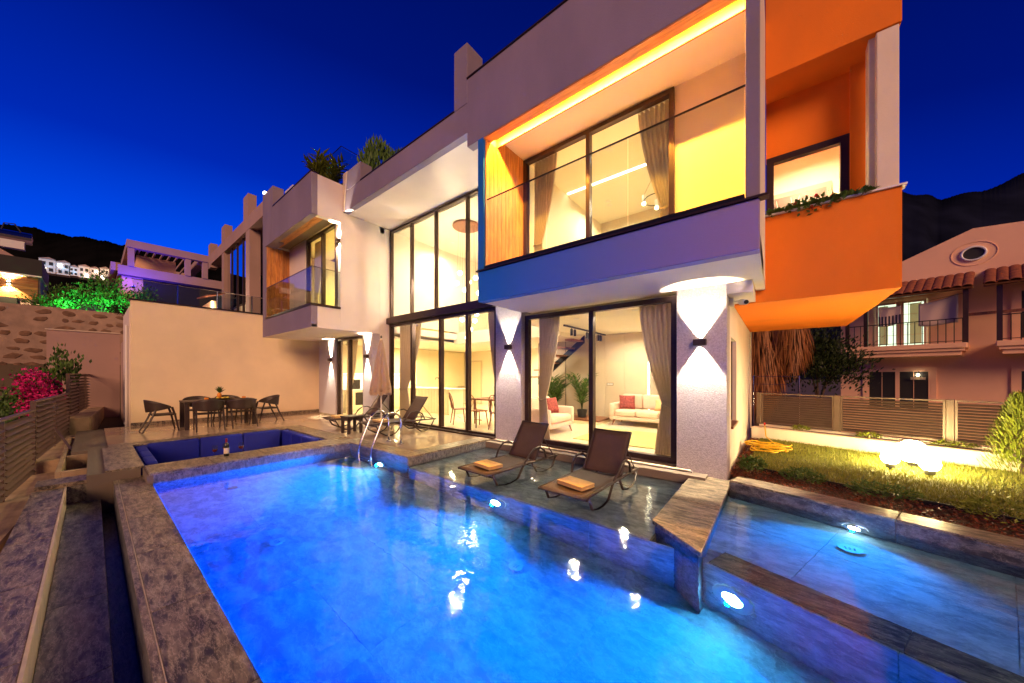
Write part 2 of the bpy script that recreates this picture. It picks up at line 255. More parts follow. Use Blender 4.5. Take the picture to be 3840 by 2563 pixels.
# ------------------------------------------------------------ mesh helpers
class MB:
    def __init__(s): s.v = []; s.f = []
    def add(s, vs, fs):
        n = len(s.v); s.v += [tuple(v) for v in vs]; s.f += [tuple(i + n for i in f) for f in fs]; return s
    def box(s, x0, x1, y0, y1, z0, z1, xf=None):
        if x0 > x1: x0, x1 = x1, x0
        if y0 > y1: y0, y1 = y1, y0
        if z0 > z1: z0, z1 = z1, z0
        vs = [Vector(p) for p in ((x0, y0, z0), (x1, y0, z0), (x1, y1, z0), (x0, y1, z0), (x0, y0, z1), (x1, y0, z1), (x1, y1, z1), (x0, y1, z1))]
        if xf: vs = [xf @ v for v in vs]
        return s.add(vs, [(0, 3, 2, 1), (4, 5, 6, 7), (0, 1, 5, 4), (1, 2, 6, 5), (2, 3, 7, 6), (3, 0, 4, 7)])
    def prism(s, poly, z0, z1):
        n = len(poly); vs = [(x, y, z0) for x, y in poly] + [(x, y, z1) for x, y in poly]
        a = sum(poly[i][0] * poly[(i + 1) % n][1] - poly[(i + 1) % n][0] * poly[i][1] for i in range(n))
        fs = [tuple(range(n))[::-1], tuple(range(n, 2 * n))] + [(i, (i + 1) % n, (i + 1) % n + n, i + n) for i in range(n)]
        if a < 0: fs = [f[::-1] for f in fs]
        return s.add(vs, fs)
    def tube(s, pts, r, seg=8, closed=False):
        pts = [Vector(p) for p in pts]; n = len(pts); rr = r if hasattr(r, '__len__') else [r] * n
        up = Vector((0, 0, 1)); rings = []; pn = None
        for i, p in enumerate(pts):
            if closed: t = (pts[(i + 1) % n] - pts[i - 1])
            else: t = pts[min(i + 1, n - 1)] - pts[max(i - 1, 0)]
            t.normalize()
            if pn is None:
                pn = t.cross(up) if abs(t.z) < 0.95 else t.cross(Vector((1, 0, 0)))
            pn = (pn - t * pn.dot(t)).normalized(); b = t.cross(pn)
            rings.append([p + (pn * math.cos(a) + b * math.sin(a)) * rr[i] for a in [2 * math.pi * k / seg for k in range(seg)]])
        vs = [v for rg in rings for v in rg]; fs = []
        m = n if closed else n - 1
        for i in range(m):
            j = (i + 1) % n
            for k in range(seg): k2 = (k + 1) % seg; fs.append((i * seg + k, i * seg + k2, j * seg + k2, j * seg + k))
        if not closed: fs += [tuple(range(seg))[::-1], tuple((n - 1) * seg + k for k in range(seg))]
        return s.add(vs, fs)
    def lathe(s, prof, c=(0, 0, 0), seg=20, axis='z', caps=True):
        vs = []; fs = []; n = len(prof)
        for r, h in prof:
            for k in range(seg):
                a = 2 * math.pi * k / seg
                if axis == 'z': vs.append((c[0] + r * math.cos(a), c[1] + r * math.sin(a), c[2] + h))
                elif axis == 'y': vs.append((c[0] + r * math.cos(a), c[1] + h, c[2] - r * math.sin(a)))
                else: vs.append((c[0] + h, c[1] + r * math.cos(a), c[2] + r * math.sin(a)))
        for i in range(n - 1):
            for k in range(seg): k2 = (k + 1) % seg; fs.append((i * seg + k, i * seg + k2, (i + 1) * seg + k2, (i + 1) * seg + k))
        if caps: fs += [tuple(range(seg))[::-1], tuple((n - 1) * seg + k for k in range(seg))]
        return s.add(vs, fs)
    def sphere(s, c, r, seg=20, rings=12):
        rx, ry, rz = r if hasattr(r, '__len__') else (r, r, r)
        pr = [(math.sin(math.pi * i / rings), -math.cos(math.pi * i / rings)) for i in range(rings + 1)]
        vs = [(c[0] + rx * q * math.cos(2 * math.pi * k / seg), c[1] + ry * q * math.sin(2 * math.pi * k / seg), c[2] + rz * h) for q, h in pr for k in range(seg)]
        fs = [(i * seg + k, i * seg + (k + 1) % seg, (i + 1) * seg + (k + 1) % seg, (i + 1) * seg + k) for i in range(rings) for k in range(seg)]
        return s.add(vs, fs)
    def grid(s, fn, nu, nv, thick=0.0):
        vs = [Vector(fn(i / nu, j / nv)) for j in range(nv + 1) for i in range(nu + 1)]
        q = lambda i, j: j * (nu + 1) + i
        fs = [(q(i, j), q(i + 1, j), q(i + 1, j + 1), q(i, j + 1)) for j in range(nv) for i in range(nu)]
        return s.add(vs, fs)
    def leaf(s, p, d, up, L, W):
        d = Vector(d).normalized(); sd = d.cross(Vector(up))
        if sd.length < 1e-4: sd = d.cross(Vector((1, 0, 0)))
        sd.normalize(); p = Vector(p); n = sd.cross(d)
        return s.add([p, p + d * L * 0.45 + sd * W / 2 + n * L * 0.06, p + d * L, p + d * L * 0.45 - sd * W / 2 + n * L * 0.06], [(0, 1, 2, 3)])

def rootloc(o):
    while o.parent: o = o.parent
    return o.location
def mk(name, mb, mt, parent=None, xf=None, bev=0.0, smooth=False, label=None, cat=None, group=None, kind=None, thick=0.0, seg=1):
    me = bpy.data.meshes.new(name); me.from_pydata(mb.v, [], mb.f)
    if xf is not None: me.transform(xf)
    me.validate(); o = bpy.data.objects.new(name, me); C.objects.link(o)
    if mt is not None: me.materials.append(M[mt] if isinstance(mt, str) else mt)
    if parent is not None:
        me.transform(Matrix.Translation(-Vector(rootloc(parent)))); o.parent = parent
    else:
        xs = [v.co for v in me.vertices]
        lo = Vector([min(v[i] for v in xs) for i in range(3)]); hi = Vector([max(v[i] for v in xs) for i in range(3)])
        b = Vector(((lo.x + hi.x) / 2, (lo.y + hi.y) / 2, lo.z)); me.transform(Matrix.Translation(-b)); o.location = b
    if smooth:
        for p in me.polygons: p.use_smooth = True
    if bev:
        b = o.modifiers.new('bevel', 'BEVEL'); b.width = bev; b.segments = seg; b.limit_method = 'ANGLE'; b.angle_limit = R(40)
    if thick:
        b = o.modifiers.new('solid', 'SOLIDIFY'); b.thickness = thick; b.offset = 0
    tag(o, label, cat, group, kind); return o
def tag(o, label=None, cat=None, group=None, kind=None):
    if label: o['label'] = label
    if cat: o['category'] = cat
    if group: o['group'] = group
    if kind: o['kind'] = kind
    return o
def thing(name, loc, label, cat, group=None, rz=0.0):
    o = bpy.data.objects.new(name, None); C.objects.link(o); o.location = loc; o.rotation_euler = (0, 0, rz); o.empty_display_size = 0.2
    return tag(o, label, cat, group)
def dup(o, parent=None, loc=None, rz=None, label=None, group=None):
    c = o.copy(); C.objects.link(c)
    if parent is not None: c.parent = parent
    if loc is not None: c.location = loc
    if rz is not None: c.rotation_euler = (0, 0, rz)
    if label: c['label'] = label
    if group: c['group'] = group
    for ch in list(o.children): dup(ch, c)
    return c
def inst(o, loc, parent=None):                                   # another piece with the same mesh
    c = bpy.data.objects.new(o.name.split('.')[0], o.data); C.objects.link(c)
    for md in o.modifiers:
        n = c.modifiers.new(md.name, md.type)
        if md.type == 'BEVEL': n.width = md.width; n.segments = md.segments; n.limit_method = 'ANGLE'; n.angle_limit = md.angle_limit
    if parent is not None: c.parent = parent
    c.location = loc; return c
def bx(name, x0, x1, y0, y1, z0, z1, mt, parent=None, bev=0.0, **k):
    return mk(name, MB().box(x0, x1, y0, y1, z0, z1), mt, parent, bev=bev, **k)
def light(kind, name, loc, power, col, parent=None, aim=None, size=0.1, size_y=None, cone=None, blend=0.1, spread=None, shape=None):
    l = bpy.data.lights.new(name, kind); l.energy = power; l.color = col
    if kind == 'AREA':
        l.size = size
        if size_y: l.shape = 'RECTANGLE'; l.size_y = size_y
        if shape: l.shape = shape
        if spread: l.spread = R(spread)
    else: l.shadow_soft_size = size
    if kind == 'SPOT': l.spot_size = R(cone); l.spot_blend = blend
    o = bpy.data.objects.new(name, l); C.objects.link(o)
    o.location = Vector(loc) - (Vector(rootloc(parent)) if parent is not None else Vector())
    if parent is not None: o.parent = parent
    if aim is not None: o.rotation_euler = Vector(aim).to_track_quat('-Z', 'Y').to_euler()
    return o
def arc(cx, cz, r, a0, a1, n):
    return [(cx + r * math.cos(R(a0 + (a1 - a0) * i / n)), cz + r * math.sin(R(a0 + (a1 - a0) * i / n))) for i in range(n + 1)]

# frame of the garden side: turned 17.5 degrees against the villa
XG = Matrix.Translation((-0.5, 3.45, 0)) @ Matrix.Rotation(R(-17.5), 4, 'Z')
def G(u, v, z=0.0): return XG @ Vector((u, v, z))
XK = Matrix.Translation((-0.5, 3.45, 0)) @ Matrix.Rotation(R(-19), 4, 'Z')      # line of the sunken kerb
def K2(u, v): p = XK @ Vector((u, v, 0)); return (p.x, p.y)
def G2(u, v): p = G(u, v); return (p.x, p.y)
# ------------------------------------------------------------ ground and pool
ZW = -0.15
# earth: one sheet to the horizon with a hole-free dip where the pool and lower gardens lie
bx('ground', -2500, 2500, -2500, 2500, -1.9, -1.7, 'ground', kind='structure')
def band(name, fn, n, back, mt, label=None):
    # ridge seen far off: front slope, ragged crest, back slope
    mb = MB(); rows = []
    for i in range(n + 1):
        p, q = fn(i / n); p = Vector(p); d = Vector((p.x, p.y, 0)).normalized()
        h = p.z + q; g = p.z
        rows.append([p + d * -back * 1.0 + Vector((0, 0, -p.z - 2)), Vector((p.x - d.x * back * .45, p.y - d.y * back * .45, g * .5 + 6 * math.sin(i * .11))),
                     Vector((p.x - d.x * back * .15, p.y - d.y * back * .15, g * .84 + 3 * math.sin(i * .07))), Vector((p.x, p.y, h)), Vector((p.x + d.x * back, p.y + d.y * back, -2))])
    vs = [v for r in rows for v in r]; k = 5
    fs = [(i * k + j, (i + 1) * k + j, (i + 1) * k + j + 1, i * k + j + 1) for i in range(n) for j in range(k - 1)]
    mb.add(vs, fs); return mk(name, mb, mt, kind='structure', smooth=True)
def lerp(a, b, t): return tuple(x + (y - x) * t for x, y in zip(a, b))
def poly(pts, t):
    t *= len(pts) - 1; i = min(int(t), len(pts) - 2); return lerp(pts[i], pts[i + 1], t - i)
PL = [(-820, -330, 188), (-790, -140, 187), (-730, -68, 184), (-648, -4, 165), (-574, 55, 151), (-525, 94, 138), (-470, 140, 120), (-420, 260, 120), (-380, 420, 110)]
band('hill', lambda t: (poly(PL, t), rnd.uniform(-.4, .9) + 1.2 * math.sin(t * 70) + .8 * math.sin(t * 173)), 520, 300, 'hill')
PR = [(-120, 700, 215), (40, 720, 235), (148, 756, 276), (175, 775, 270), (194, 792, 266), (240, 829, 277), (291, 869, 303), (360, 900, 350), (520, 900, 380), (800, 700, 360)]
band('mountain', lambda t: (poly(PR, t), rnd.uniform(-.5, .8) + 2 * math.sin(t * 40)), 400, 420, 'mount')
# rising ground west of the terrace
mb = MB()
xs = [-15.6, -23.4, -24.7, -30, -60, -160, -330]; zs = [-0.3, 0.2, 3.9, 4.4, 8, 20, 45]
mb.add([(x, y, z) for x, z in zip(xs, zs) for y in (-400, -3, 12, 400)], [(i * 4 + j, (i + 1) * 4 + j, (i + 1) * 4 + j + 1, i * 4 + j + 1) for i in range(6) for j in range(3)])
mk('slope', mb, 'ground', kind='structure')

# basin of the pool
basin = mk('pool_basin', MB().prism([(-7.3, .30), (-7.3, 3.55), (-5.0, 3.55), (-5.0, 5.7), (-.4, 5.7), G2(-.6, 2.0), G2(7, 2.0), (6.5, .30)], -1.65, -1.36), 'pooltile', kind='structure')
BL = Vector(basin.location)
def tiles(name, parent, x0, x1, y0, y1, z, tx, ty, mt, gap=.004, h=.02, xf=None, bev=0.0):
    nx = max(1, round((x1 - x0) / tx)); ny = max(1, round((y1 - y0) / ty)); dx = (x1 - x0) / nx; dy = (y1 - y0) / ny
    first = None
    for i in range(nx):
        for j in range(ny):
            cx, cy_ = x0 + dx * (i + .5), y0 + dy * (j + .5)
            c = Vector((cx, cy_, z - h)); rot = 0
            if xf is not None: c = xf @ c
            if first is None:
                mb = MB().box(-dx / 2 + gap / 2, dx / 2 - gap / 2, -dy / 2 + gap / 2, dy / 2 - gap / 2, 0, h)
                first = mk(name, mb, mt, None, bev=bev); first.data.transform(Matrix.Translation(first.location)); first.location = (0, 0, 0)
                if xf is not None: first.data.transform(xf.to_3x3().to_4x4())
                first.parent = parent; o = first
            else: o = inst(first, (0, 0, 0), parent)
            o.location = c - Vector(rootloc(parent)); o.location.z += rnd.uniform(-.0004, .0004)
XS = Matrix.Translation((-7.2, 0, -.80)) @ Matrix.Rotation(R(2.2), 4, 'Y')           # the floor falls towards the deep end
SZ = lambda x: -.80 - (x + 7.2) * math.tan(R(2.2))
tiles('floor_tile', basin, 0, 13.2, .56, 3.48, 0, 1.2, .73, 'pooltile', xf=XS, gap=.0015)
# shelf under the loungers
shelf = bx('pool_shelf', -5.12, -.98, 3.50, 5.66, -1.6, -.305, 'grout', kind='structure')
tiles('shelf_tile', shelf, -5.1, -1.0, 3.49, 5.64, -.28, 1.03, .72, 'shelftile')
tiles('wall_tile', shelf, -5.1, -.5, 3.47, 3.49, -.302, 1.15, .02, 'pooltile', h=1.0)
# small pool beyond the divider, floor and sunken kerb
small = mk('pool_floor', MB().prism([(-.54, 3.46), (-.54, 5.66), G2(-.6, 1.95), G2(7, 1.95), K2(7, .2), K2(0, .2)], -1.6, -.445), 'shelftile', kind='structure')
tiles('floor_tile', small, -.55, 6.85, .33, 1.93, -.425, 1.06, .80, 'shelftile', xf=XG)
tiles('kerb_tile', small, .02, 6.9, .0, .30, -.33, 1.15, .30, 'coping2', xf=XK, h=.10)
tiles('wall_tile', small, .0, 6.9, -.02, .0, -.345, 1.15, .02, 'pooltile', xf=XK, h=1.0)
# water
mk('water', MB().prism([(-7.19, .5585), (6.5, .5585), G2(7, 1.932), G2(-.60, 1.932), (-.60, 5.65), (-5.095, 5.65), (-5.095, 3.468), (-7.19, 3.468)], -1.34, ZW), 'water', kind='structure')
# divider between the pools
dv = mk('divider_wall', MB().prism([(-.995, 3.66), (-.53, 3.27), (-.53, 5.70), (-.995, 5.70)], -1.6, -.115), 'bandtile', kind='structure')
mk('divider_slab', MB().prism([(-1.02, 3.65), (-.505, 3.23), (-.505, 4.46), (-1.02, 4.46)], -.112, -.068), 'coping', dv, bev=.004)
mk('divider_slab', MB().prism([(-1.02, 4.464), (-.505, 4.464), (-.505, 5.70), (-1.02, 5.70)], -.112, -.0675), 'coping', dv, bev=.004)

# terrace
deck = thing('terrace_floor', (-10, 3, 0), None, None); deck['kind'] = 'structure'
for k, a in enumerate([(-14.3, -10.52, -.25, 6.2), (-10.52, -7.22, 3.38, 5.7), (-7.22, -5.12, 3.48, 5.7), (-10.52, -7.88, -.05, .48), (-7.88, -7.22, .50, 3.38)]):
    bx('slab', a[0], a[1], a[2], a[3], -1.15, -.022, 'grout', deck)
tiles('deck_tile', deck, -14.28, -10.85, .2, 6.2, 0, 1.15, 1.2, 'deck', gap=.003)
tiles('deck_tile', deck, -10.85, -7.55, 3.72, 5.7, 0, 1.1, .99, 'deck', gap=.003)
tiles('deck_tile', deck, -7.55, -5.46, 3.82, 5.7, 0, 1.05, .94, 'deck', gap=.003)
cop = thing('pool_coping', (-7.4, 2, 0), None, None); cop['kind'] = 'structure'
tiles('coping_slab', cop, -7.90, -7.18, .52, 3.44, .004, .72, .73, 'coping', h=.03, bev=.003)
tiles('coping_slab', cop, -7.55, -5.08, 3.44, 3.80, .004, 1.23, .36, 'coping', h=.03, bev=.003)
tiles('coping_slab', cop, -5.44, -5.08, 3.80, 5.64, .004, .36, .92, 'coping', h=.03, bev=.003)
tiles('coping_slab', cop, -10.85, -7.90, 3.30, 3.70, .004, .98, .40, 'coping', h=.03, bev=.003)
tiles('coping_slab', cop, -10.85, -10.42, .2, 3.30, .004, .43, 1.03, 'coping', h=.03, bev=.003)
tiles('coping_slab', cop, -10.42, -7.90, .12, .52, .004, .84, .40, 'coping', h=.03, bev=.003)
tiles('coping_slab', cop, -8.45, -7.99, -.50, .12, -.10, .46, .62, 'coping', h=.05, bev=.003)
tiles('waterline_tile', cop, -7.2, -7.18, .56, 3.46, -.028, .02, .73, 'bandtile', h=1.2)
tiles('waterline_tile', cop, -7.18, -5.10, 3.46, 3.475, -.028, 1.04, .015, 'bandtile', h=1.2)
tiles('waterline_tile', cop, -5.10, -5.085, 3.46, 5.64, -.028, .015, .73, 'bandtile', h=.45)
# overflow edge on the fence side: coping, slot, drip tray, outer kerb
edge = thing('overflow_edge', (-4, .2, -.2), None, None); edge['kind'] = 'structure'
bx('edge_core', -7.97, 6, .205, .525, -1.6, -.178, 'bandtile', edge)
bx('pool_wall', -7.97, 6, .526, .555, -1.6, -.178, 'pooltile', edge)
tiles('edge_slab', edge, -7.97, 6.0, .245, .558, -.155, 1.2, .313, 'coping', h=.022, bev=.003)
tiles('slot_slab', edge, -7.97, 6.0, .198, .238, -.155, 1.2, .04, 'coping', h=.022)
bx('slot_trim', -7.97, 6, .2385, .2445, -.2, -.157, 'trim', edge)
bx('tray_core', -7.97, 6, -.235, .08, -1.15, -.425, 'grout', edge)
tiles('tray_slab', edge, -7.97, 6.0, -.225, .085, -.40, 1.2, .31, 'coping2', h=.022, bev=.003)
bx('channel_floor', -7.97, 6, .08, .205, -1.15, -.62, 'bandtile', edge)
bx('tray_wall', -7.97, 6, -.243, -.226, -.45, -.148, 'trim', edge)
bx('kerb_core', -7.97, 6, -.50, -.244, -1.15, -.178, 'coping', edge)
tiles('kerb_slab', edge, -7.97, 6.0, -.515, -.244, -.155, 1.2, .271, 'coping', h=.022, bev=.003)
bx('end_wall', -8.0, -7.97, -.243, .55, -1.1, -.156, 'coping2', edge)
# coping of the small pool
gc = thing('garden_coping', G(2, 2, 0), None, None); gc['kind'] = 'structure'
mk('coping_core', MB().box(-.62, 7, 1.95, 2.22, -1.15, -.03), 'bandtile', gc, xf=XG)
tiles('coping_slab', gc, -.62, 6.98, 1.93, 2.25, .0, 1.52, .32, 'coping', xf=XG, h=.03, bev=.004)
tiles('waterline_tile', gc, -.62, 6.98, 1.925, 1.94, -.028, 1.52, .015, 'bandtile', xf=XG, h=.6)

# drain covers and lamps in the pool
def disc(name, c, r, label, mt='plastic'):
    o = thing(name, c, label, 'pool fitting', 'round covers set in the pool floor')
    mk('rim', MB().lathe([(r * .8, 0), (r, 0), (r, .012), (r * .8, .012)], c, 24), mt, o)
    mk('grille', MB().lathe([(r * .78, 0), (r * .78, .008)], c, 24), mt, o)
    for k in range(3): bx('slot', c[0] - r * .45 + k * r * .35, c[0] - r * .30 + k * r * .35, c[1] - r * .35, c[1] + r * .35, c[2] + .009, c[2] + .012, 'dark', o)
def pool_lamp(c, nrm, label, power, k=1.0):
    o = thing('pool_lamp', c, label, 'pool lamp', 'underwater pool lamps')
    n = Vector(nrm).normalized(); q = Vector((0, -1, 0)).rotation_difference(n).to_matrix().to_4x4(); X = Matrix.Translation(c) @ q @ Matrix.Scale(k * 1.35, 4)
    mk('rim', MB().lathe([(.105, .0), (.118, -.0), (.118, -.018), (.105, -.022)], (0, 0, 0), 28, 'y'), 'plastic', o, xf=X)
    mk('lens', MB().lathe([(.104, 0), (.104, -.012), (.06, -.022), (.005, -.025)], (0, 0, 0), 28, 'y'), 'poolglow', o, xf=X)
    for k in range(3):
        a = R(90 + 120 * k); mk('screw', MB().sphere((math.cos(a) * .13, -.008, math.sin(a) * .13), .013, 8, 6), 'plastic', o, xf=X)
    p = Vector(c) + n * (.055 * k)
    light('SPOT', 'pool_lamp_light', p, power, POOLC, o, aim=n + Vector((0, 0, .12 if k == 1 else .2)), size=.014, cone=88 if k == 1 else 150, blend=1.0)
POOLC = (0.0, 0.37, 1.0)
pool_lamp((-5.95, 3.46, -.58), (0, -1, 0), 'glowing round lamp in the pool wall beside the steel ladder', 1750)
pool_lamp((-3.02, 3.468, -.56), (0, -1, 0), 'glowing round lamp in the wall below the lounger shelf', 1600)
g_ = XK @ Vector((.235, -.022, -.72)); pool_lamp(tuple(g_), tuple(XK @ Vector((0, -1, 0)) - XK @ Vector((0, 0, 0))), 'glowing round lamp in the pool wall just past the divider tip', 1200)
g_ = G(.61, 1.918, -.29); pool_lamp(tuple(g_), tuple(G(0, -1) - G(0, 0)), 'glowing round lamp under the lawn-side coping of the shallow pool', 170, .6)
for p, l in (((-4.45, 1.31, SZ(-4.45) + .002), 'white inlet disc in the deep pool floor towards the sunken seat'), ((-6.7, 1.5, SZ(-6.7) + .002), 'white inlet disc in the deep pool floor close to the wine bottle'),
             ((-2.15, 2.77, SZ(-2.15) + .002), 'white inlet disc in the deep pool floor below the lounger shelf')):
    disc('pool_inlet', p, .075, l)
p = G(.67, 1.42, -.422); disc('pool_drain', tuple(p), .09, 'white slotted drain cover on the shallow pool floor')

# ------------------------------------------------------------ the villa
V = thing('villa', (-6, 6.5, 0), 'modern two-storey villa with band tinted as if blue-lit, orange corner box and lit glass fronts', 'house')
def vb(name, x0, x1, y0, y1, z0, z1, mt, parent=None, bev=0.0): return bx(name, x0, x1, y0, y1, z0, z1, mt, parent or V, bev)
YF = 5.75
# ground floor walls
vb('pillar', -5.00, -4.27, 5.70, 6.05, -.3, 3.02, 'rough', bev=.006)
vb('pillar', -1.23, -.56, 5.70, 6.05, -.30, 2.80, 'rough', bev=.006)
vb('plinth', -5.05, -1.0, 5.64, 5.70, -.45, -.012, 'bandtile')
vb('plinth', -4.26, -1.24, 5.70, 5.92, -.45, -.004, 'bandtile')
vb('threshold', -5.06, -1.03, 5.63, 5.705, -.012, .0, 'trim')
vb('threshold', -4.265, -1.235, 5.706, 5.92, -.004, .03, 'frame')
# side wall with its narrow window
sw = [( 6.05, 6.26, -.3, 2.8), (7.14, 11.0, -.3, 2.8), (6.26, 7.14, -.3, .62), (6.26, 7.14, 2.05, 2.8)]
for y0, y1, z0, z1 in sw: vb('side_wall', -.78, -.561, y0, y1, z0, z1, 'white')
wi = vb('window', -.70, -.66, 6.26, 7.14, .65, 2.05, 'dark'); vb('sill', -.66, -.53, 6.24, 7.16, .60, .64, 'darkwood', wi)
vb('frame', -.655, -.62, 6.262, 6.31, .65, 2.048, 'frame', wi); vb('frame', -.655, -.62, 7.09, 7.138, .65, 2.048, 'frame', wi)
# wing: ground floor
vb('wall', -13.2, -11.86, 5.20, 5.45, -.05, 2.69, 'rough', bev=.006)
vb('wall', -10.0, -9.461, 5.20, 5.45, -.05, 2.69, 'rough', bev=.006)
vb('wall', -9.66, -9.46, 5.452, 5.80, -.05, 5.96, 'white')
vb('skirting', -13.2, -11.87, 5.185, 5.20, 0, .09, 'coping')
# wing: upper box
YW = 3.54
vb('wing_floor', -13.41, -9.46, YW, 5.45, 2.70, 2.78, 'white')
vb('wing_floor', -13.405, -9.465, YW + .16, 9.5, 2.782, 3.0, 'white')
vb('parapet', -13.41, -9.46, YW - .004, YW + .15, 2.702, 3.27, 'stucco', bev=.006)
vb('parapet', -9.61, -9.462, YW + .15, 4.28, 2.786, 3.27, 'white', bev=.006)
vb('wing_side', -9.61, -9.461, 4.28, 5.45, 2.786, 5.78, 'white')
vb('wing_end', -13.41, -13.12, YW, 5.4, 3.272, 5.66, 'stucco')
vb('wing_roof', -13.41, -9.46, YW, 5.6, 5.78, 6.0, 'white')
vb('roof_parapet', -12.42, -9.458, YW - .004, YW + .15, 5.66, 6.75, 'stucco', bev=.006)
vb('roof_parapet', -13.41, -12.424, YW - .003, YW + .30, 5.66, 7.42, 'stucco', bev=.006)
vb('roof_parapet', -9.61, -9.459, YW + .15, 4.36, 5.66, 6.74, 'white', bev=.006)
vb('roof_coping', -12.42, -9.44, YW - .02, YW + .17, 6.752, 6.775, 'frame')
vb('wing_back', -13.12, -11.72, 4.21, 4.40, 3.272, 5.78, 'white')
# wood lining of the wing balcony
cl = vb('cladding', -13.12, -13.10, YW + .14, 4.21, 3.272, 5.66, 'grout')
for i in range(6):
    y0 = YW + .02 + i * .115; vb('plank', -13.10, -13.075, y0, y0 + .108, 3.272, 5.655, 'wood', cl, .003)
cl = vb('soffit_lining', -13.1, -9.612, YW + .152, 4.21, 5.745, 5.778, 'grout')
for i in range(2):
    vb('plank', -13.07, -9.48, YW + .155 + i * .125, YW + .272 + i * .125, 5.712, 5.745, 'woodx', cl, .003)
vb('plank', -9.60, -9.47, YW + .42, 4.27, 5.712, 5.745, 'wood', cl, .003)
vb('balcony_sill', -13.1, -9.44, YW - .02, YW + .06, 3.272, 3.33, 'frame'); vb('balcony_sill', -9.52, -9.44, YW + .06, 4.279, 3.272, 3.33, 'frame')
rl = thing('x', (0, 0, 0), None, None); bpy.data.objects.remove(rl)
rail = vb('balustrade', -13.06, -9.47, YW + .012, YW + .026, 4.285, 4.30, 'frame')
for i in range(3): vb('glass_panel', -13.06 + i * 1.197, -13.06 + (i + 1) * 1.197 - .012, YW + .014, YW + .024, 3.33, 4.285, 'glass2', rail)
vb('glass_panel', -9.485, -9.475, YW + .03, 4.278, 3.33, 4.285, 'glass2', rail); vb('top_rail', -9.488, -9.472, YW + .027, 4.278, 4.285, 4.30, 'frame', rail)
def window(x0, x1, y, z0, z1, muls, fw=.07, dep=.10, name='window', slide=False):
    w_ = vb(name, x0, x1, y, y + dep, z1 - fw, z1, 'frame')
    vb('frame', x0, x1, y, y + dep, z0, z0 + fw, 'frame', w_)
    vb('frame', x0, x0 + fw, y, y + dep, z0 + fw, z1 - fw, 'frame', w_); vb('frame', x1 - fw, x1, y, y + dep, z0 + fw, z1 - fw, 'frame', w_)
    xs_ = [x0 + fw] + list(muls) + [x1 - fw]
    for m_ in muls: vb('mullion', m_ - fw * .5, m_ + fw * .5, y - .004, y + dep, z0 + fw, z1 - fw, 'frame', w_)
    for a, b in zip(xs_[:-1], xs_[1:]): vb('pane', a, b, y + dep * .45, y + dep * .45 + .008, z0 + fw, z1 - fw, 'glass', w_)
    return w_
window(-11.70, -9.63, 4.23, 3.275, 5.72, [-10.55])
window(-11.84, -10.02, 5.24, 0, 2.68, [-10.98])
# hall glazing over two storeys, right of the wing
window(-9.45, -4.30, 5.78, 3.20, 5.94, [-8.36, -7.25, -6.03, -5.0], fw=.055)
vb('transom_beam', -9.46, -4.995, 5.66, 5.90, 3.022, 3.198, 'frame')
window(-9.45, -5.01, 5.76, .0, 3.02, [-8.30, -7.03, -6.0], fw=.08, dep=.12)
vb('door_track', -9.45, -5.01, 5.62, 5.76, 0, .035, 'frame')
# roof edge over the hall
YB = 4.35
vb('fascia', -9.455, -4.25, YB, YB + .15, 5.97, 6.52, 'stucco', bev=.006)
vb('roof_soffit', -9.455, -4.25, YB + .15, 6.0, 5.972, 6.2, 'white')
vb('roof_slab', -13.3, -.3, 5.98, 11.0, 6.0, 6.3, 'white')
vb('raised_end', -9.455, -8.50, YB - .002, YB + .32, 6.522, 7.03, 'stucco', bev=.006)
vb('raised_end', -4.88, -4.52, YB - .002, YB + .42, 6.522, 7.66, 'stucco', bev=.006)
vb('roof_coping', -8.5, -4.88, YB - .015, YB + .17, 6.522, 6.545, 'frame')
mb = MB()
mb.add([(-9.44, YB - .012, 5.975), (-9.36, YB - .012, 5.975), (-9.20, YB - .012, 7.028), (-9.44, YB - .012, 7.028), (-9.44, YB - .002, 5.975), (-9.36, YB - .002, 5.975), (-9.20, YB - .002, 7.028), (-9.44, YB - .002, 7.028)],
       [(0, 1, 2, 3), (4, 7, 6, 5), (0, 4, 5, 1), (1, 5, 6, 2), (2, 6, 7, 3), (3, 7, 4, 0)]); mk('rain_chute', mb, 'trim', V)
# upper box over the living room
vb('box_floor', -4.24, -.14, YB + .16, 5.70, 2.78, 3.0, 'white')
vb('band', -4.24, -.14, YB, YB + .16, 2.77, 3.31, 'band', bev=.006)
vb('band_sill', -4.27, -.06, YB - .03, YB + .10, 3.312, 3.335, 'frame')
vb('sill_channel', -4.10, -.27, YB + .015, YB + .07, 3.335, 3.40, 'black')
vb('box_side', -4.24, -4.10, YB, 5.76, 3.337, 6.40, 'band')  # left side takes the same painted blue light as the band
vb('box_side', -.262, -.14, YB, 4.56, 3.337, 5.66, 'stucco', bev=.005)
vb('box_side', -.262, -.14, 4.56, 6.6, 2.79, 7.0, 'white')
vb('box_side', -.56, -.263, 5.72, 6.6, 2.62, 2.778, 'white')
vb('top_parapet', -4.52, -.14, YB - .001, YB + .16, 5.70, 6.96, 'stucco', bev=.006)
vb('roof_coping', -4.52, -.12, YB - .02, YB + .18, 6.962, 6.985, 'frame')
vb('lintel_lip', -4.10, -.262, 4.69, 4.72, 5.68, 5.95, 'woodx')
vb('channel_top', -4.10, -.262, 4.51, 4.69, 5.83, 5.95, 'woodx')
vb('lintel_lining', -4.10, -.262, YB + .0, YB + .158, 5.672, 5.698, 'woodx')
vb('niche_ceiling', -4.10, -.262, 4.72, 5.56, 5.86, 5.95, 'white')
vb('niche_wall', -1.22, -.262, 5.55, 5.72, 3.0, 5.86, 'white')
vb('niche_floor', -4.10, -.262, YB + .16, 5.55, 3.002, 3.30, 'white')
cl = vb('cladding', -4.10, -4.092, YB + .16, 5.55, 3.30, 5.86, 'grout')
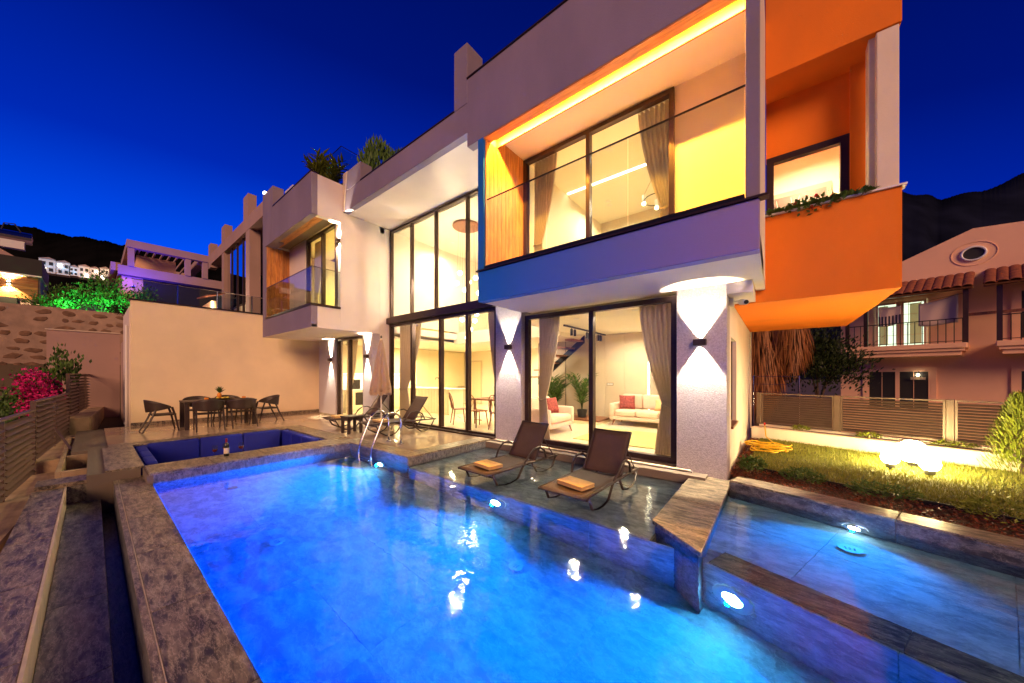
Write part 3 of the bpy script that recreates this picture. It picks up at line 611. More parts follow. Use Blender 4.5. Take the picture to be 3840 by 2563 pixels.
for i in range(11):
    y0 = YB + .03 + i * .1095; vb('plank', -4.092, -4.072, y0, y0 + .105, 3.30, 5.668 if y0 + .105 < 4.705 else 5.857, 'wood', cl, .002)
window(-4.07, -1.22, 5.50, 3.28, 5.84, [-2.64], fw=.075)
window(-4.25, -1.25, 5.80, .03, 2.72, [-2.72], fw=.085, dep=.12)
rail = vb('balustrade', -4.06, -.265, YB + .04, YB + .052, 4.575, 4.595, 'black')
for i in range(3): vb('glass_panel', -4.06 + i * 1.265, -4.06 + (i + 1) * 1.265 - .012, YB + .042, YB + .05, 3.40, 4.575, 'glass2', rail)
# LED line hidden in the lintel channel
L = thing('led_strip', (-2.2, 4.555, 5.8), 'amber light strip tucked in the lintel above the upper balcony', 'light strip')
mk('diffuser', MB().box(-4.09, -.27, 4.552, 4.566, 5.80, 5.812), 'led', L)
bx('channel', -4.09, -.27, 4.54, 4.575, 5.813, 5.83, 'plastic', L)
light('AREA', 'led_light', (-2.18, 4.557, 5.795), 250, (1.0, .46, .05), L, aim=(0, .35, -1), size=3.8, size_y=.012)
# orange corner box
YO = 6.6
vb('orange_box', -.56, 1.29, YO, YO + .14, 2.60, 3.93, 'orange', bev=.006)
vb('orange_soffit', -.56, 1.29, YO + .14, 11.0, 2.602, 2.72, 'orange')
vb('orange_side', 1.15, 1.288, YO + .14, 11.0, 2.72, 3.925, 'orange')
vb('planter_floor', -.14, 1.15, YO + .14, 7.25, 3.55, 3.84, 'soil')
vb('planter_coping', -.16, 1.33, YO - .035, YO + .155, 3.932, 3.955, 'gwhite')
vb('orange_back', -.14, 1.10, 7.22, 7.36, 5.13, 6.14, 'orange')
vb('orange_top', -.139, 1.29, YO + .001, 11.0, 6.10, 9.4, 'orange', bev=.006)
vb('orange_jamb', .87, 1.10, 7.10, 7.36, 3.84, 6.10, 'orange')
vb('corner_post', 1.06, 1.27, YO + .02, YO + .24, 3.955, 6.098, 'white', bev=.01)
vb('corner_post', 1.00, 1.06, YO + .10, YO + .30, 3.955, 6.098, 'white')
window(-.135, .87, 7.16, 3.90, 5.13, [], fw=.10)
# interior shell
fl = bx('room_floor', -13.3, -.8, 5.46, 12.5, -.20, -.03, 'grout', V)
vb('floor_slab', -13.2, -.79, 5.91, 12.4, -.03, .012, 'floorin')
vb('floor_slab', -13.2, -9.67, 5.46, 5.905, -.03, .012, 'floorin')
vb('inner_wall', -13.35, -.58, 12.0, 12.2, -.1, 6.0, 'cream')
vb('inner_wall', -13.35, -13.2, 5.45, 12.0, -.1, 2.78, 'cream')
vb('inner_wall', -.80, -.781, 6.06, 12.0, 0.013, 2.78, 'cream')
vb('ceiling', -5.02, -.79, 6.06, 12.0, 2.74, 2.80, 'ceil')
vb('ceiling', -13.2, -9.67, 5.46, 12.0, 2.62, 2.698, 'ceil')
vb('gallery_slab', -9.66, -5.02, 8.6, 12.0, 2.62, 3.05, 'cream')
vb('inner_wall', -9.66, -9.46, 5.81, 12.0, 3.05, 5.995, 'cream')
vb('inner_wall', -5.02, -4.9, 6.06, 12.0, 2.81, 5.995, 'cream')
vb('hall_ceiling', -9.46, -5.02, 6.01, 12.0, 5.95, 5.999, 'ceil')
vb('upper_floor', -4.24, -.30, 5.73, 12.0, 2.81, 3.27, 'cream')
vb('upper_ceiling', -4.24, -.27, 5.73, 11.0, 5.94, 5.998, 'ceil')
vb('inner_wall', -4.24, -4.10, 5.77, 11.0, 3.28, 5.94, 'cream')
vb('inner_wall', -4.10, -.30, 9.4, 9.55, 3.28, 5.94, 'panel')
vb('inner_wall', -.30, -.262, 6.62, 9.5, 3.28, 5.94, 'cream')
vb('inner_wall', -13.12, -9.62, 8.2, 8.35, 3.0, 5.78, 'yellowp')
vb('inner_wall', -13.40, -13.25, 5.41, 8.3, 3.0, 5.78, 'cream')
vb('bath_wall', -.12, 1.14, 9.4, 9.5, 3.0, 6.09, 'cream')
vb('bath_wall', 1.0, 1.14, 7.37, 9.4, 3.0, 6.09, 'cream')
# ------------------------------------------------------------ wall lamps (up and down light)
WARM = (1.0, 0.83, 0.57)
def sconce(x, y, z, wd, label, pu, pd, cone=64):
    o = thing('wall_lamp', (x, y, z), label, 'wall lamp', 'up-and-down wall lamps on the villa')
    h = .045
    mb = MB()
    for a in ((x - wd / 2, x - wd / 2 + .008, y - .09, y), (x + wd / 2 - .008, x + wd / 2, y - .09, y), (x - wd / 2 + .008, x + wd / 2 - .008, y - .09, y - .082), (x - wd / 2 + .008, x + wd / 2 - .008, y - .008, y)):
        mb.box(a[0], a[1], a[2], a[3], z - h, z + h)
    mk('housing', mb, 'frame', o, bev=.002)
    mk('reflector', MB().box(x - wd / 2 + .009, x + wd / 2 - .009, y - .081, y - .009, z - .004, z + .004), 'plastic', o)
    for s, p in ((1, pu), (-1, pd)):
        mk('lamp', MB().lathe([(.02, 0), (.02, s * .006)], (x, y - .045, z + s * .005), 12), 'bulb', o)
        light('SPOT', 'wall_lamp_light', (x, y - .05, z + s * .02), p, WARM, o, aim=(0, .10, s), size=.012, cone=cone, blend=.32)
sconce(-.90, 5.70, 1.94, .17, 'brown up-and-down wall lamp on the wide pillar by the orange box', 230, 230, 72)
sconce(-4.60, 5.70, 2.06, .15, 'brown up-and-down wall lamp on the pillar between the two glass fronts', 190, 190, 58)
sconce(-12.2, 5.20, 1.98, .16, 'brown up-and-down wall lamp near the terrace dining corner, left of the kitchen door', 260, 220, 50)
sconce(-9.72, 5.20, 2.02, .16, 'brown up-and-down wall lamp behind the closed parasol', 260, 220, 52)
sconce(-9.535, 4.28, 5.18, .12, 'wall lamp glaring at the corner of the wing balcony', 260, 260, 66)

# ------------------------------------------------------------ room lamps
def downlight(x, y, z, p, label, col=WARM, group='recessed ceiling lights', r=.05):
    o = thing('ceiling_light', (x, y, z), label, 'ceiling light', group)
    mk('trim_ring', MB().lathe([(r, 0), (r * 1.35, 0), (r * 1.35, -.008), (r, -.008)], (x, y, z), 16), 'plastic', o)
    mk('lens', MB().lathe([(r * .98, -.002), (r * .98, -.006)], (x, y, z), 16), 'bulb', o)
    light('AREA', 'ceiling_light_lamp', (x, y, z - .02), p, col, o, aim=(0, 0, -1), size=r * 2, shape='DISK', spread=160)
for (x, y), lb in zip(((-2.2, 6.7), (-1.6, 8.6), (-3.6, 6.9), (-3.3, 9.2)), ['recessed spot in the living room ceiling above the rug', 'recessed spot in the living room ceiling nearest the side wall', 'recessed spot in the living room ceiling above the armchair', 'recessed spot in the living room ceiling in front of the sofa']): downlight(x, y, 2.738, 28, lb)
for (x, y), lb in zip(((-8.6, 9.6), (-6.6, 9.4), (-7.6, 11.0)), ['recessed spot under the gallery nearest the kitchen island', 'recessed spot under the gallery behind the flower vase', 'recessed spot under the gallery by the inner door with black handle']): downlight(x, y, 2.618, 28, lb)
for (x, y), lb in zip(((-11.2, 6.4), (-12.0, 7.9), (-10.5, 9.3)), ['recessed spot in the kitchen ceiling just inside the kitchen door', 'recessed spot in the kitchen ceiling above the lit worktop', 'recessed spot in the kitchen ceiling behind the island']): downlight(x, y, 2.618, 42, lb, (1, .82, .46))
for (x, y), lb in zip(((-2.6, 6.4), (-1.5, 8.3), (-3.4, 8.3), (-3.45, 8.5)), ['recessed spot in the upper bedroom ceiling nearest the glass', 'recessed spot in the upper bedroom ceiling above the wardrobe', 'recessed spot in the upper bedroom ceiling, first of a close pair', 'recessed spot in the upper bedroom ceiling, deeper one of a close pair']): downlight(x, y, 5.938, 20, lb)
for (x, y), lb in zip(((-8.6, 7.6), (-6.0, 9.8)), ['recessed spot in the hall ceiling beside the globe pendant plate', 'recessed spot in the hall ceiling above the gallery']): downlight(x, y, 5.948, 55, lb)
for (x, y), lb in zip(((-11.5, 6.4), (-10.4, 5.3)), ['recessed spot in the wing bedroom ceiling towards its back wall', 'recessed spot in the wing bedroom ceiling beside the balcony door']): downlight(x, y, 5.778, 60, lb, (1, .82, .25))
downlight(.5, 8.2, 6.098, 60, 'recessed spot in the room behind the flower box', (1, .86, .55))
# light line in the upper bedroom ceiling
o = thing('ceiling_strip', (-2.8, 7.33, 5.93), 'white light line across the upper bedroom ceiling', 'light strip')
bx('diffuser', -4.05, -.5, 7.30, 7.36, 5.925, 5.936, 'ledw', o); bx('housing', -4.06, -.49, 7.29, 7.37, 5.936, 5.94, 'plastic', o)
# ring chandelier
o = thing('ring_chandelier', (-1.85, 7.0, 4.85), 'ring chandelier with cylinder lamps hanging in the upper bedroom', 'chandelier')
mk('ring', MB().tube([(-1.85 + .26 * math.cos(R(a)), 7.0 + .26 * math.sin(R(a)), 4.95) for a in range(0, 360, 15)], .008, 6, True), 'black', o)
for a in (20, 110, 200, 290):
    x, y = -1.85 + .26 * math.cos(R(a)), 7.0 + .26 * math.sin(R(a))
    s_ = mk('lamp_shade', MB().lathe([(.035, 0), (.035, .15)], (x, y, 4.92), 12), 'plastic', o); mk('bulb', MB().sphere((x, y, 4.90), .036, 10, 8), 'bulb', s_)
    mk('wire', MB().tube([(x, y, 5.07), (-1.85, 7.0, 5.6)], .003, 4), 'black', o)
mk('stem', MB().tube([(-1.85, 7, 5.6), (-1.85, 7, 5.94)], .006, 6), 'black', o)
# globe pendant in the hall
o = thing('globe_pendant', (-7.3, 7.0, 5.9), 'cluster of glowing globes on cables from a round ceiling plate in the hall', 'pendant lamp')
mk('ceiling_plate', MB().lathe([(.40, 0), (.42, .02), (.42, .05), (.40, .055)], (-7.3, 7.0, 5.88), 32), 'darkwood', o)
for x, y, z in ((-7.59, 7.0, 4.57), (-7.62, 6.9, 4.24), (-6.97, 7.05, 4.32), (-7.22, 6.85, 3.96), (-6.99, 7.2, 3.9), (-7.35, 7.15, 4.28), (-6.83, 6.95, 3.22), (-7.05, 7.1, 3.07), (-7.44, 6.95, 3.12), (-7.18, 7.05, 2.82), (-7.16, 6.9, 2.55)):
    gl = mk('globe', MB().sphere((x, y, z), .065, 14, 10), 'bulb', o, smooth=True); mk('cable', MB().tube([(x, y, z + .06), (-7.3 + (x + 7.3) * .8, 7.0 + (y - 7.0) * .8, 5.88)], .003, 4), 'black', o)
light('POINT', 'pendant_light', (-7.25, 6.8, 4.4), 48, WARM, o, size=.15); light('POINT', 'pendant_light', (-7.1, 6.9, 3.0), 50, WARM, o, size=.15)
# track with spots in the living room
o = thing('track_light', (-4.2, 8.6, 2.7), 'black ceiling track with three pairs of cylinder spots', 'track light')
bx('track', -4.22, -4.18, 7.4, 10.0, 2.68, 2.72, 'black', o)
for y in (7.8, 7.98, 8.7, 8.86, 9.5, 9.64): mk('spot', MB().lathe([(.035, -.2), (.035, -.03), (.01, -.03), (.01, .0)], (-4.2, y, 2.68), 12), 'black', o)

# ------------------------------------------------------------ curtains
def curtain(x0, x1, y, z0, z1, anchor, label, mt='curtain', tie=True, folds=7, amp=.045):
    # hangs from a rail at x0..x1; gathered towards the anchor side at the tie-back
    def wdt(t):
        if not tie: return 1.0
        k = .66
        if t < k: return 1 - .66 * (t / k) ** 1.6
        return .34 + .22 * ((t - k) / (1 - k)) ** .7
    W = x1 - x0
    def fn(u, t):
        w_ = W * wdt(t); a = x0 if anchor < 0 else x1 - w_
        x = a + w_ * u; return (x, y + amp * (.6 + .4 * wdt(t)) * math.sin(u * folds * 2 * math.pi + .4 * math.sin(t * 3)), z1 + (z0 - z1) * t)
    o = thing('curtain', (x0, y, z0), label, 'curtain', None)
    mk('drape', MB().grid(fn, folds * 8, 26), mt, o, smooth=True, thick=.004)
    if tie:
        w_ = W * .34; a = x0 if anchor < 0 else x1 - w_
        mk('tie_back', MB().tube([(a - .012, y, z1 + (z0 - z1) * .66), (a + w_ / 2, y - amp - .02, z1 + (z0 - z1) * .672), (a + w_ + .012, y, z1 + (z0 - z1) * .66)], .02, 6), mt, o)
    mk('rail', MB().tube([(x0 - .02, y, z1 + .015), (x1 + .02, y, z1 + .015)], .01, 6), 'plastic', o)
curtain(-4.12, -3.60, 6.16, .02, 2.70, -1, 'tied-back curtain at the living room door beside the armchair')
curtain(-1.95, -1.36, 6.16, .02, 2.70, 1, 'tied-back curtain at the living room door by the wide pillar')
curtain(-4.0, -3.45, 5.80, 3.29, 5.90, -1, 'taupe curtain by the wooden side of the upper balcony')
curtain(-1.85, -1.30, 5.80, 3.29, 5.90, 1, 'taupe curtain beside the ring chandelier upstairs')
curtain(-9.32, -8.20, 6.05, .02, 2.98, -1, 'wide curtain in the hall behind the parasol', folds=9)
curtain(-5.55, -5.10, 6.05, .02, 2.98, 1, 'curtain in the hall beside the slim pillar')
curtain(-11.76, -11.0, 5.55, .02, 2.60, -1, 'pale curtain in the kitchen door', 'sheer', folds=6)
curtain(-11.66, -11.0, 4.48, 3.02, 5.66, -1, 'long curtain inside the wing balcony door', folds=6)

# ------------------------------------------------------------ living room
def rbox(name, x0, x1, y0, y1, z0, z1, mt, parent, b=.05, xf=None, **k):
    return mk(name, MB().box(x0, x1, y0, y1, z0, z1, xf), mt, parent, bev=b, smooth=True, seg=4, **k)
vb('inner_wall', -6.9, -.79, 10.25, 10.4, .0, 2.74, 'paneld')
pw = vb('wall_panelling', -4.72, -2.98, 10.21, 10.25, .1, 2.735, 'panel')
for x0, x1 in ((-4.70, -4.27), (-4.26, -3.66), (-3.65, -2.99)): vb('panel', x0, x1, 10.185, 10.21, .02, 2.73, 'panel', pw, .003)
for x in (-5.75, -6.35): vb('wall_seam', x, x + .012, 10.235, 10.25, .0, 2.74, 'dark')
o = thing('led_upright', (-2.95, 10.2, .1), 'upright light line in the living room panelling', 'light strip')
bx('diffuser', -2.965, -2.93, 10.20, 10.215, .3, 2.7, 'ledw', o); bx('housing', -2.97, -2.925, 10.215, 10.248, .29, 2.71, 'plastic', o)
o = thing('air_conditioner', (-2.2, 10.05, 2.0), 'white split air conditioner on the panelled wall', 'air conditioner')
rbox('casing', -2.85, -1.85, 10.02, 10.24, 1.98, 2.28, 'plastic', o, .03); bx('louvre', -2.80, -1.9, 10.005, 10.02, 2.0, 2.05, 'gwhite', o)
def sofa(name, label, x, y, wd, rz, seats, parent=None):
    o = thing(name, (0, 0, 0), label, 'sofa')
    rbox('base', -wd / 2, wd / 2, 0.02, .82, .17, .28, 'sofa', o, .03)
    n = seats; sw_ = (wd - .30) / n
    for i in range(n):
        a = -wd / 2 + .15 + i * sw_
        rbox('seat_cushion', a + .005, a + sw_ - .005, 0, .66, .281, .46, 'sofa', o, .06)
        rbox('back_cushion', a + .005, a + sw_ - .005, .62, .84, .461, .88, 'sofa', o, .06)
    for s in (-1, 1): rbox('arm', s * wd / 2, s * (wd / 2 - .14), 0.0, .84, .22, .64, 'sofa', o, .05)
    for sx in (-1, 1):
        for yy, ly in ((.08, -.04), (.74, .04)): mk('leg', MB().tube([(sx * (wd / 2 - .14), yy, .18), (sx * (wd / 2 - .08), yy + ly, .012)], [.03, .016], 8), 'darkwood', o)
    o.location = (x, y, 0); o.rotation_euler = (0, 0, rz); return o
sofa('sofa', 'pale three-seat sofa against the panelled living room wall', -2.75, 9.30, 2.1, 0, 3)
sofa('armchair', 'pale armchair inside the living room glass door', -4.10, 7.15, 1.25, R(90), 1)
def cushion(loc, rx, rz, sx, sz, mt, label):
    fn = lambda u, t: None
    mb = MB(); N = 12
    for s in (1, -1):
        def f(u, t):
            a, b = 2 * u - 1, 2 * t - 1; th = .085 * (1 - a ** 4) ** .5 * (1 - b ** 4) ** .5
            return (a * sx * (1 - .06 * (1 - b * b)), -s * th, b * sz * (1 - .06 * (1 - a * a)))
        g0 = MB().grid(f, N, N); mb.add(g0.v, g0.f if s > 0 else [q[::-1] for q in g0.f])
    o = mk('cushion', mb, mt, smooth=True, label=label, cat='cushion', xf=Matrix.Rotation(rz, 4, 'Z') @ Matrix.Rotation(rx, 4, 'X'))
    o.location = loc
cushion((-3.42, 9.72, .46), R(-20), R(20), .22, .21, 'pillow', 'red patterned cushion on the sofa')
cushion((-2.35, 9.70, .46), R(-18), R(-5), .30, .16, 'pillow2', 'plain peach bolster cushion on the sofa')
cushion((-4.60, 7.45, .46), R(-18), R(75), .22, .21, 'pillow', 'red patterned cushion on the armchair')
bx('rug', -3.6, -1.1, 6.75, 8.6, .012, .026, 'rug', label='olive rug on the living room floor', cat='rug')
o = thing('stair_base', (-4.5, 9.4, 0), 'low red-brown timber step below the indoor plants', 'step')
bx('tread', -6.2, -3.95, 8.9, 9.9, .11, .16, 'darkwood', o, .004); bx('riser', -6.18, -3.97, 8.92, 9.88, .012, .11, 'cab', o)
o = thing('staircase', (-6.2, 9.8, 0), 'open timber staircase rising behind the indoor plants', 'staircase')
mk('stringer', MB().add([(-6.7, 9.95, 1.35), (-6.7, 9.95, 1.1), (-4.9, 9.95, 2.5), (-4.9, 9.95, 2.74), (-6.7, 10.0, 1.35), (-6.7, 10.0, 1.1), (-4.9, 10.0, 2.5), (-4.9, 10.0, 2.74)], [(0, 1, 2, 3), (4, 7, 6, 5), (0, 4, 5, 1), (1, 5, 6, 2), (2, 6, 7, 3), (3, 7, 4, 0)]), 'black', o)
for i in range(6): bx('tread', -6.75 + i * .30, -6.43 + i * .30, 9.3, 9.95, 1.36 + i * .235, 1.40 + i * .235, 'darkwood', o)
def palm(loc, h, n, label, lm='leaf', seed=1, spread=.45, name='indoor_palm', W=.035, pot=True, cat='potted plant', group=None):
    r_ = random.Random(seed); o = thing(name, loc, label, cat, group); mb = MB(); st = MB(); p0 = Vector(loc)
    for i in range(n):
        a = r_.uniform(0, 2 * math.pi); sp = spread * r_.uniform(.3, 1); hh = h * r_.uniform(.6, 1)
        pts = [p0 + Vector((math.cos(a) * sp * (t ** 1.7), math.sin(a) * sp * (t ** 1.7), .1 + hh * (t - .18 * t ** 3))) for t in [k / 10 for k in range(11)]]
        st.tube(pts, [.010 * (1 - .07 * k) for k in range(11)], 5)
        for k in range(3, 11):
            d = (pts[min(k + 1, 10)] - pts[k - 1]).normalized(); sd = d.cross(Vector((0, 0, 1))).normalized()
            for s in (-1, 1):
                mb.leaf(pts[k], d * .7 + sd * s * .9 + Vector((0, 0, r_.uniform(-.25, .2))), (0, 0, 1), h * .20 * r_.uniform(.8, 1.2), W)
    mk('fronds', mb, lm, o); mk('stem', st, 'leafd', o)
    if pot: mk('pot', MB().lathe([(.12, 0), (.16, .24), (.14, .24), (.13, .18)], loc, 16), 'dark', o)
    return o
palm((-5.6, 9.3, .16), 1.55, 16, 'dense indoor palm below the staircase', seed=3, W=.06)
palm((-4.65, 9.3, .16), 1.45, 13, 'feathery indoor palm on the timber step, next to the wall switches', seed=5, W=.045)
o = thing('wall_switch', (-4.15, 10.18, 1.15), 'black switch plate on the living room panelling', 'switch'); bx('plate', -4.22, -4.02, 10.172, 10.184, 1.12, 1.20, 'black', o)
for k in range(3): bx('rocker', -4.205 + k * .062, -4.155 + k * .062, 10.166, 10.172, 1.13, 1.19, 'plastic', o)

# ------------------------------------------------------------ hall and kitchen
o = thing('dining_table', (-6.3, 7.35, 0), 'timber dining table under the globe pendant', 'table')
bx('tabletop', -7.1, -5.3, 6.95, 7.85, .72, .76, 'darkwood', o, .005)
for x in (-7.0, -5.4):
    for y in (7.05, 7.75): mk('leg', MB().tube([(x, y, .72), (x, y, .012)], [.035, .022], 8), 'darkwood', o)
def wchair():
    o = thing('spindle_chair', (0, 0, 0), 'x', 'chair', 'spindle-back chairs around the indoor dining table')
    mk('seat', MB().prism([(-.21, -.2), (.21, -.2), (.19, .2), (-.19, .2)], .44, .47), 'darkwood', o, bev=.008)
    for sx in (-1, 1):
        for yy, l in ((-.16, -.05), (.16, .06)): mk('leg', MB().tube([(sx * .15, yy, .44), (sx * .2, yy + l, .012)], [.018, .013], 6), 'darkwood', o)
    hoop = [(.19 * math.cos(R(a)), .2 + .10 * max(0, math.sin(R(a))) , .47 + .46 * max(0, math.sin(R(a))) ** .55) for a in range(0, 181, 12)]
    mk('backrest', MB().tube(hoop, .013, 6), 'darkwood', o)
    for k in range(5):
        x = -.12 + k * .06; mk('spindle', MB().tube([(x, .19, .47), (x * 1.1, .29, .88 - abs(x) * .4)], .007, 5), 'darkwood', o)
    mk('stretcher', MB().tube([(-.175, 0, .2), (.175, 0, .2)], .010, 5), 'darkwood', o)
    return o
c0 = wchair(); c0.location = (-7.38, 6.78, 0); c0.rotation_euler = (0, 0, R(150)); c0['label'] = 'spindle-back chair at the indoor table end nearest the kitchen island'
dup(c0, None, (-6.55, 6.72, 0), R(172), 'spindle-back chair at the indoor table, facing the flower vase')
dup(c0, None, (-5.75, 6.72, 0), R(184), 'spindle-back chair at the indoor table beside the slim pillar')
dup(c0, None, (-6.5, 8.1, 0), R(4), 'spindle-back chair on the far side of the indoor table')
o = thing('flower_vase', (-6.45, 7.35, .76), 'vase of white flowers on the indoor dining table', 'vase')
mk('vase', MB().lathe([(.05, 0), (.07, .08), (.045, .16), (.05, .18)], (-6.45, 7.35, .76), 14), 'gwhite', o)
mb = MB(); r_ = random.Random(4)
for i in range(90):
    a, b = r_.uniform(0, 6.28), r_.uniform(0, 1.3); d = Vector((math.cos(a) * math.sin(b), math.sin(a) * math.sin(b), math.cos(b))); mb.leaf(Vector((-6.45, 7.35, .92)) + d * r_.uniform(.02, .2), d, (0, 0, 1), .07, .04)
mk('flowers', mb, 'sheer', o)
o = thing('kitchen_island', (-10.4, 8.2, 0), 'cream kitchen island with fluted front and white top', 'kitchen island')
bx('carcass', -11.7, -9.15, 7.92, 8.6, .012, .92, 'cab', o); bx('worktop', -11.76, -9.09, 7.86, 8.66, .92, .96, 'gwhite', o, .004)
for i in range(28): bx('flute', -11.68 + i * .0903, -11.62 + i * .0903, 7.905, 7.92, .05, .90, 'cab', o)
mk('tap', MB().tube([(-10.15, 8.3, .96), (-10.15, 8.3, 1.28), (-10.15, 8.24, 1.34), (-10.15, 8.14, 1.34), (-10.15, 8.1, 1.28)], .014, 8), 'black', o)
o = thing('kitchen_cabinets', (-12.9, 8, 0), 'cream kitchen cupboards with lit worktop along the far wall', 'cabinets')
bx('base_unit', -13.19, -12.6, 5.9, 11.0, .012, .86, 'cab', o); bx('worktop', -13.19, -12.57, 5.9, 9.0, .861, .90, 'gwhite', o)
for i in range(8): bx('door', -12.597, -12.58, 5.92 + i * .62, 6.51 + i * .62, .10, .84, 'cab', o)
bx('wall_unit', -13.19, -12.85, 5.9, 9.0, 1.5, 2.6, 'cab', o); bx('tall_unit', -13.19, -12.6, 9.02, 11.9, .87, 2.6, 'cab', o)
bx('light_bar', -12.95, -12.9, 5.95, 8.95, 1.49, 1.499, 'ledw', o); light('AREA', 'worktop_light', (-12.92, 7.4, 1.485), 30, (1, .85, .5), o, aim=(0, 0, -1), size=.04, size_y=3.0)
bx('oven', -12.599, -12.56, 6.25, 6.62, .30, .78, 'black', o); bx('coffee_machine', -13.0, -12.7, 6.22, 6.5, .905, 1.28, 'black', o)
def idoor(x0, x1, y, label):
    o = thing('inner_door', (x0, y, 0), label, 'door'); bx('leaf', x0 + .07, x1 - .07, y - .04, y - .006, .014, 2.1, 'cab', o)
    for a in ((x0, x0 + .07, .014, 2.17), (x1 - .07, x1, .014, 2.17), (x0 + .07, x1 - .07, 2.1, 2.17)): bx('casing', a[0], a[1], y - .05, y - .003, a[2], a[3], 'panel', o)
    mk('handle', MB().tube([(x0 + .14, y - .07, 1.02), (x0 + .28, y - .07, 1.02)], .012, 6), 'black', o)
idoor(-12.4, -11.4, 12.0, 'cream inner door beyond the kitchen island'); idoor(-9.6, -8.6, 12.0, 'cream inner door with black handle behind the indoor dining table')
# gallery rail and door on the upper hall level
o = thing('gallery_rail', (-7.3, 8.62, 3.05), 'glass gallery rail inside the double-height hall', 'balustrade')
bx('top_rail', -9.45, -5.03, 8.63, 8.66, 4.02, 4.05, 'black', o)
for i in range(4): bx('glass_panel', -9.44 + i * 1.1, -8.36 + i * 1.1, 8.64, 8.65, 3.06, 4.02, 'glass2', o)
o = thing('gallery_door', (-8.5, 11.98, 3.06), 'framed door on the gallery of the hall', 'door')
bx('leaf', -9.1, -8.3, 11.95, 11.99, 3.06, 5.15, 'panel', o); bx('casing', -9.18, -9.1, 11.94, 11.99, 3.06, 5.23, 'cab', o); bx('casing', -8.3, -8.22, 11.94, 11.99, 3.06, 5.23, 'cab', o)
o = thing('wardrobe', (-2.0, 9.2, 3.28), 'low beige wardrobe at the back of the upper bedroom', 'wardrobe')
bx('carcass', -2.9, -.6, 8.85, 9.39, 3.28, 5.1, 'panel', o)
for i in range(4): bx('door', -2.89 + i * .57, -2.34 + i * .57, 8.83, 8.85, 3.32, 5.08, 'panel', o, .003)
o = thing('mirror_panel', (.5, 9.3, 4.2), 'brown framed patterned panel inside the flower box window', 'panel')
bx('frame', -.11, .88, 9.33, 9.39, 3.6, 5.40, 'paneld', o); bx('sheet', -.05, .80, 9.315, 9.33, 3.7, 5.30, 'slat', o)
for k in range(7):
    mk('lattice', MB().tube([(-.04 + k * .12, 9.31, 3.75), (-.04 + k * .12 + (.3 if k % 2 else -.2), 9.31, 5.25)], .004, 4), 'plastic', o)

# ------------------------------------------------------------ on the villa roof
o = thing('roof_balustrade', (-10.5, 4.6, 6.3), 'glass balustrade on the roof terrace of the wing', 'balustrade')
for i in range(3): bx('glass_panel', -13.0 + i * 1.1, -11.92 + i * 1.1, 4.40, 4.41, 6.3, 7.95, 'glass2', o)
bx('glass_panel', -9.71, -9.70, 4.42, 5.5, 6.3, 7.9, 'glass2', o)
mk('edge_rail', MB().tube([(-13.0, 4.405, 7.96), (-9.7, 4.405, 7.96), (-9.7, 5.5, 7.92)], .012, 6), 'black', o)
palm((-10.25, 4.25, 6.2), 1.6, 44, 'yellowish potted palm behind the roof glass', 'leafy', 8, .5, 'roof_palm', .085)
def bush(name, loc, rad, n, L, W, mt, label, cat='shrub', seed=1, stem=True, up=.5, group=None, stemh=None, clump=0):
    r_ = random.Random(seed); o = thing(name, loc, label, cat, group); mb = MB(); c = Vector(loc); cs = []
    if clump:
        for i in range(clump):
            a, b = r_.uniform(0, 6.28), math.acos(r_.uniform(-.5, 1)); q = r_.uniform(.45, .95)
            cs.append(Vector((math.cos(a) * math.sin(b) * rad[0] * q, math.sin(a) * math.sin(b) * rad[1] * q, rad[2] * (1 + math.cos(b) * q) * .98)))
    for i in range(n):
        if clump:
            q = r_.choice(cs); s = .36; p = q + Vector((r_.gauss(0, rad[0] * s * .6), r_.gauss(0, rad[1] * s * .6), r_.gauss(0, rad[2] * s * .55)))
        else:
            a, b = r_.uniform(0, 6.28), math.acos(r_.uniform(-.75, 1)); q = r_.uniform(.35, 1) ** .6
            p = Vector((math.cos(a) * math.sin(b) * rad[0] * q, math.sin(a) * math.sin(b) * rad[1] * q, rad[2] * (1 + math.cos(b) * q)))
        if p.z < .01: p.z = .01 + abs(p.z)
        d = Vector((p.x + r_.uniform(-1, 1) * rad[0], p.y + r_.uniform(-1, 1) * rad[1], up * rad[2] * 2 + r_.uniform(-.8, .8) * rad[2]))
        mb.leaf(c + p, d, (r_.uniform(-1, 1), r_.uniform(-1, 1), 1), L * r_.uniform(.6, 1.25), W * r_.uniform(.7, 1.2))
    mk('crown' if cat == 'tree' else 'foliage', mb, mt, o)
    if stem:
        st = MB(); h = stemh or rad[2]
        for k in range(4):
            a = r_.uniform(0, 6.28); st.tube([c + Vector((0, 0, -.02)), c + Vector((math.cos(a) * rad[0] * .2, math.sin(a) * rad[1] * .2, h * .6)), c + Vector((math.cos(a) * rad[0] * .5, math.sin(a) * rad[1] * .5, h * 1.2))], [max(.008, h * .03), h * .02, h * .008], 5)
        mk('trunk' if cat == 'tree' else 'stem', st, 'bark', o)
    return o
bush('roof_bamboo', (-9.0, 5.1, 6.3), (.65, .45, .90), 1500, .22, .05, 'leaf', 'dark bamboo clump on the roof above the hall', 'shrub', 21, up=1.0)
bush('roof_bamboo', (-8.0, 5.2, 6.3), (.5, .4, .55), 900, .20, .05, 'leaf', 'lower dark bamboo on the roof, right of the taller clump', 'shrub', 22, up=1.0)
o = thing('roof_spotlight', (-13.3, 3.7, 7.42), 'small glowing floodlight on the tall corner of the wing', 'floodlight')
mk('housing', MB().box(-13.38, -13.26, 3.6, 3.72, 7.42, 7.50), 'dark', o); mk('lens', MB().sphere((-13.32, 3.58, 7.49), .06, 12, 8), 'bulb', o)
o = thing('roof_screen', (-12.0, 3.9, 6.3), 'white upright boards behind the wing parapet', 'screen')
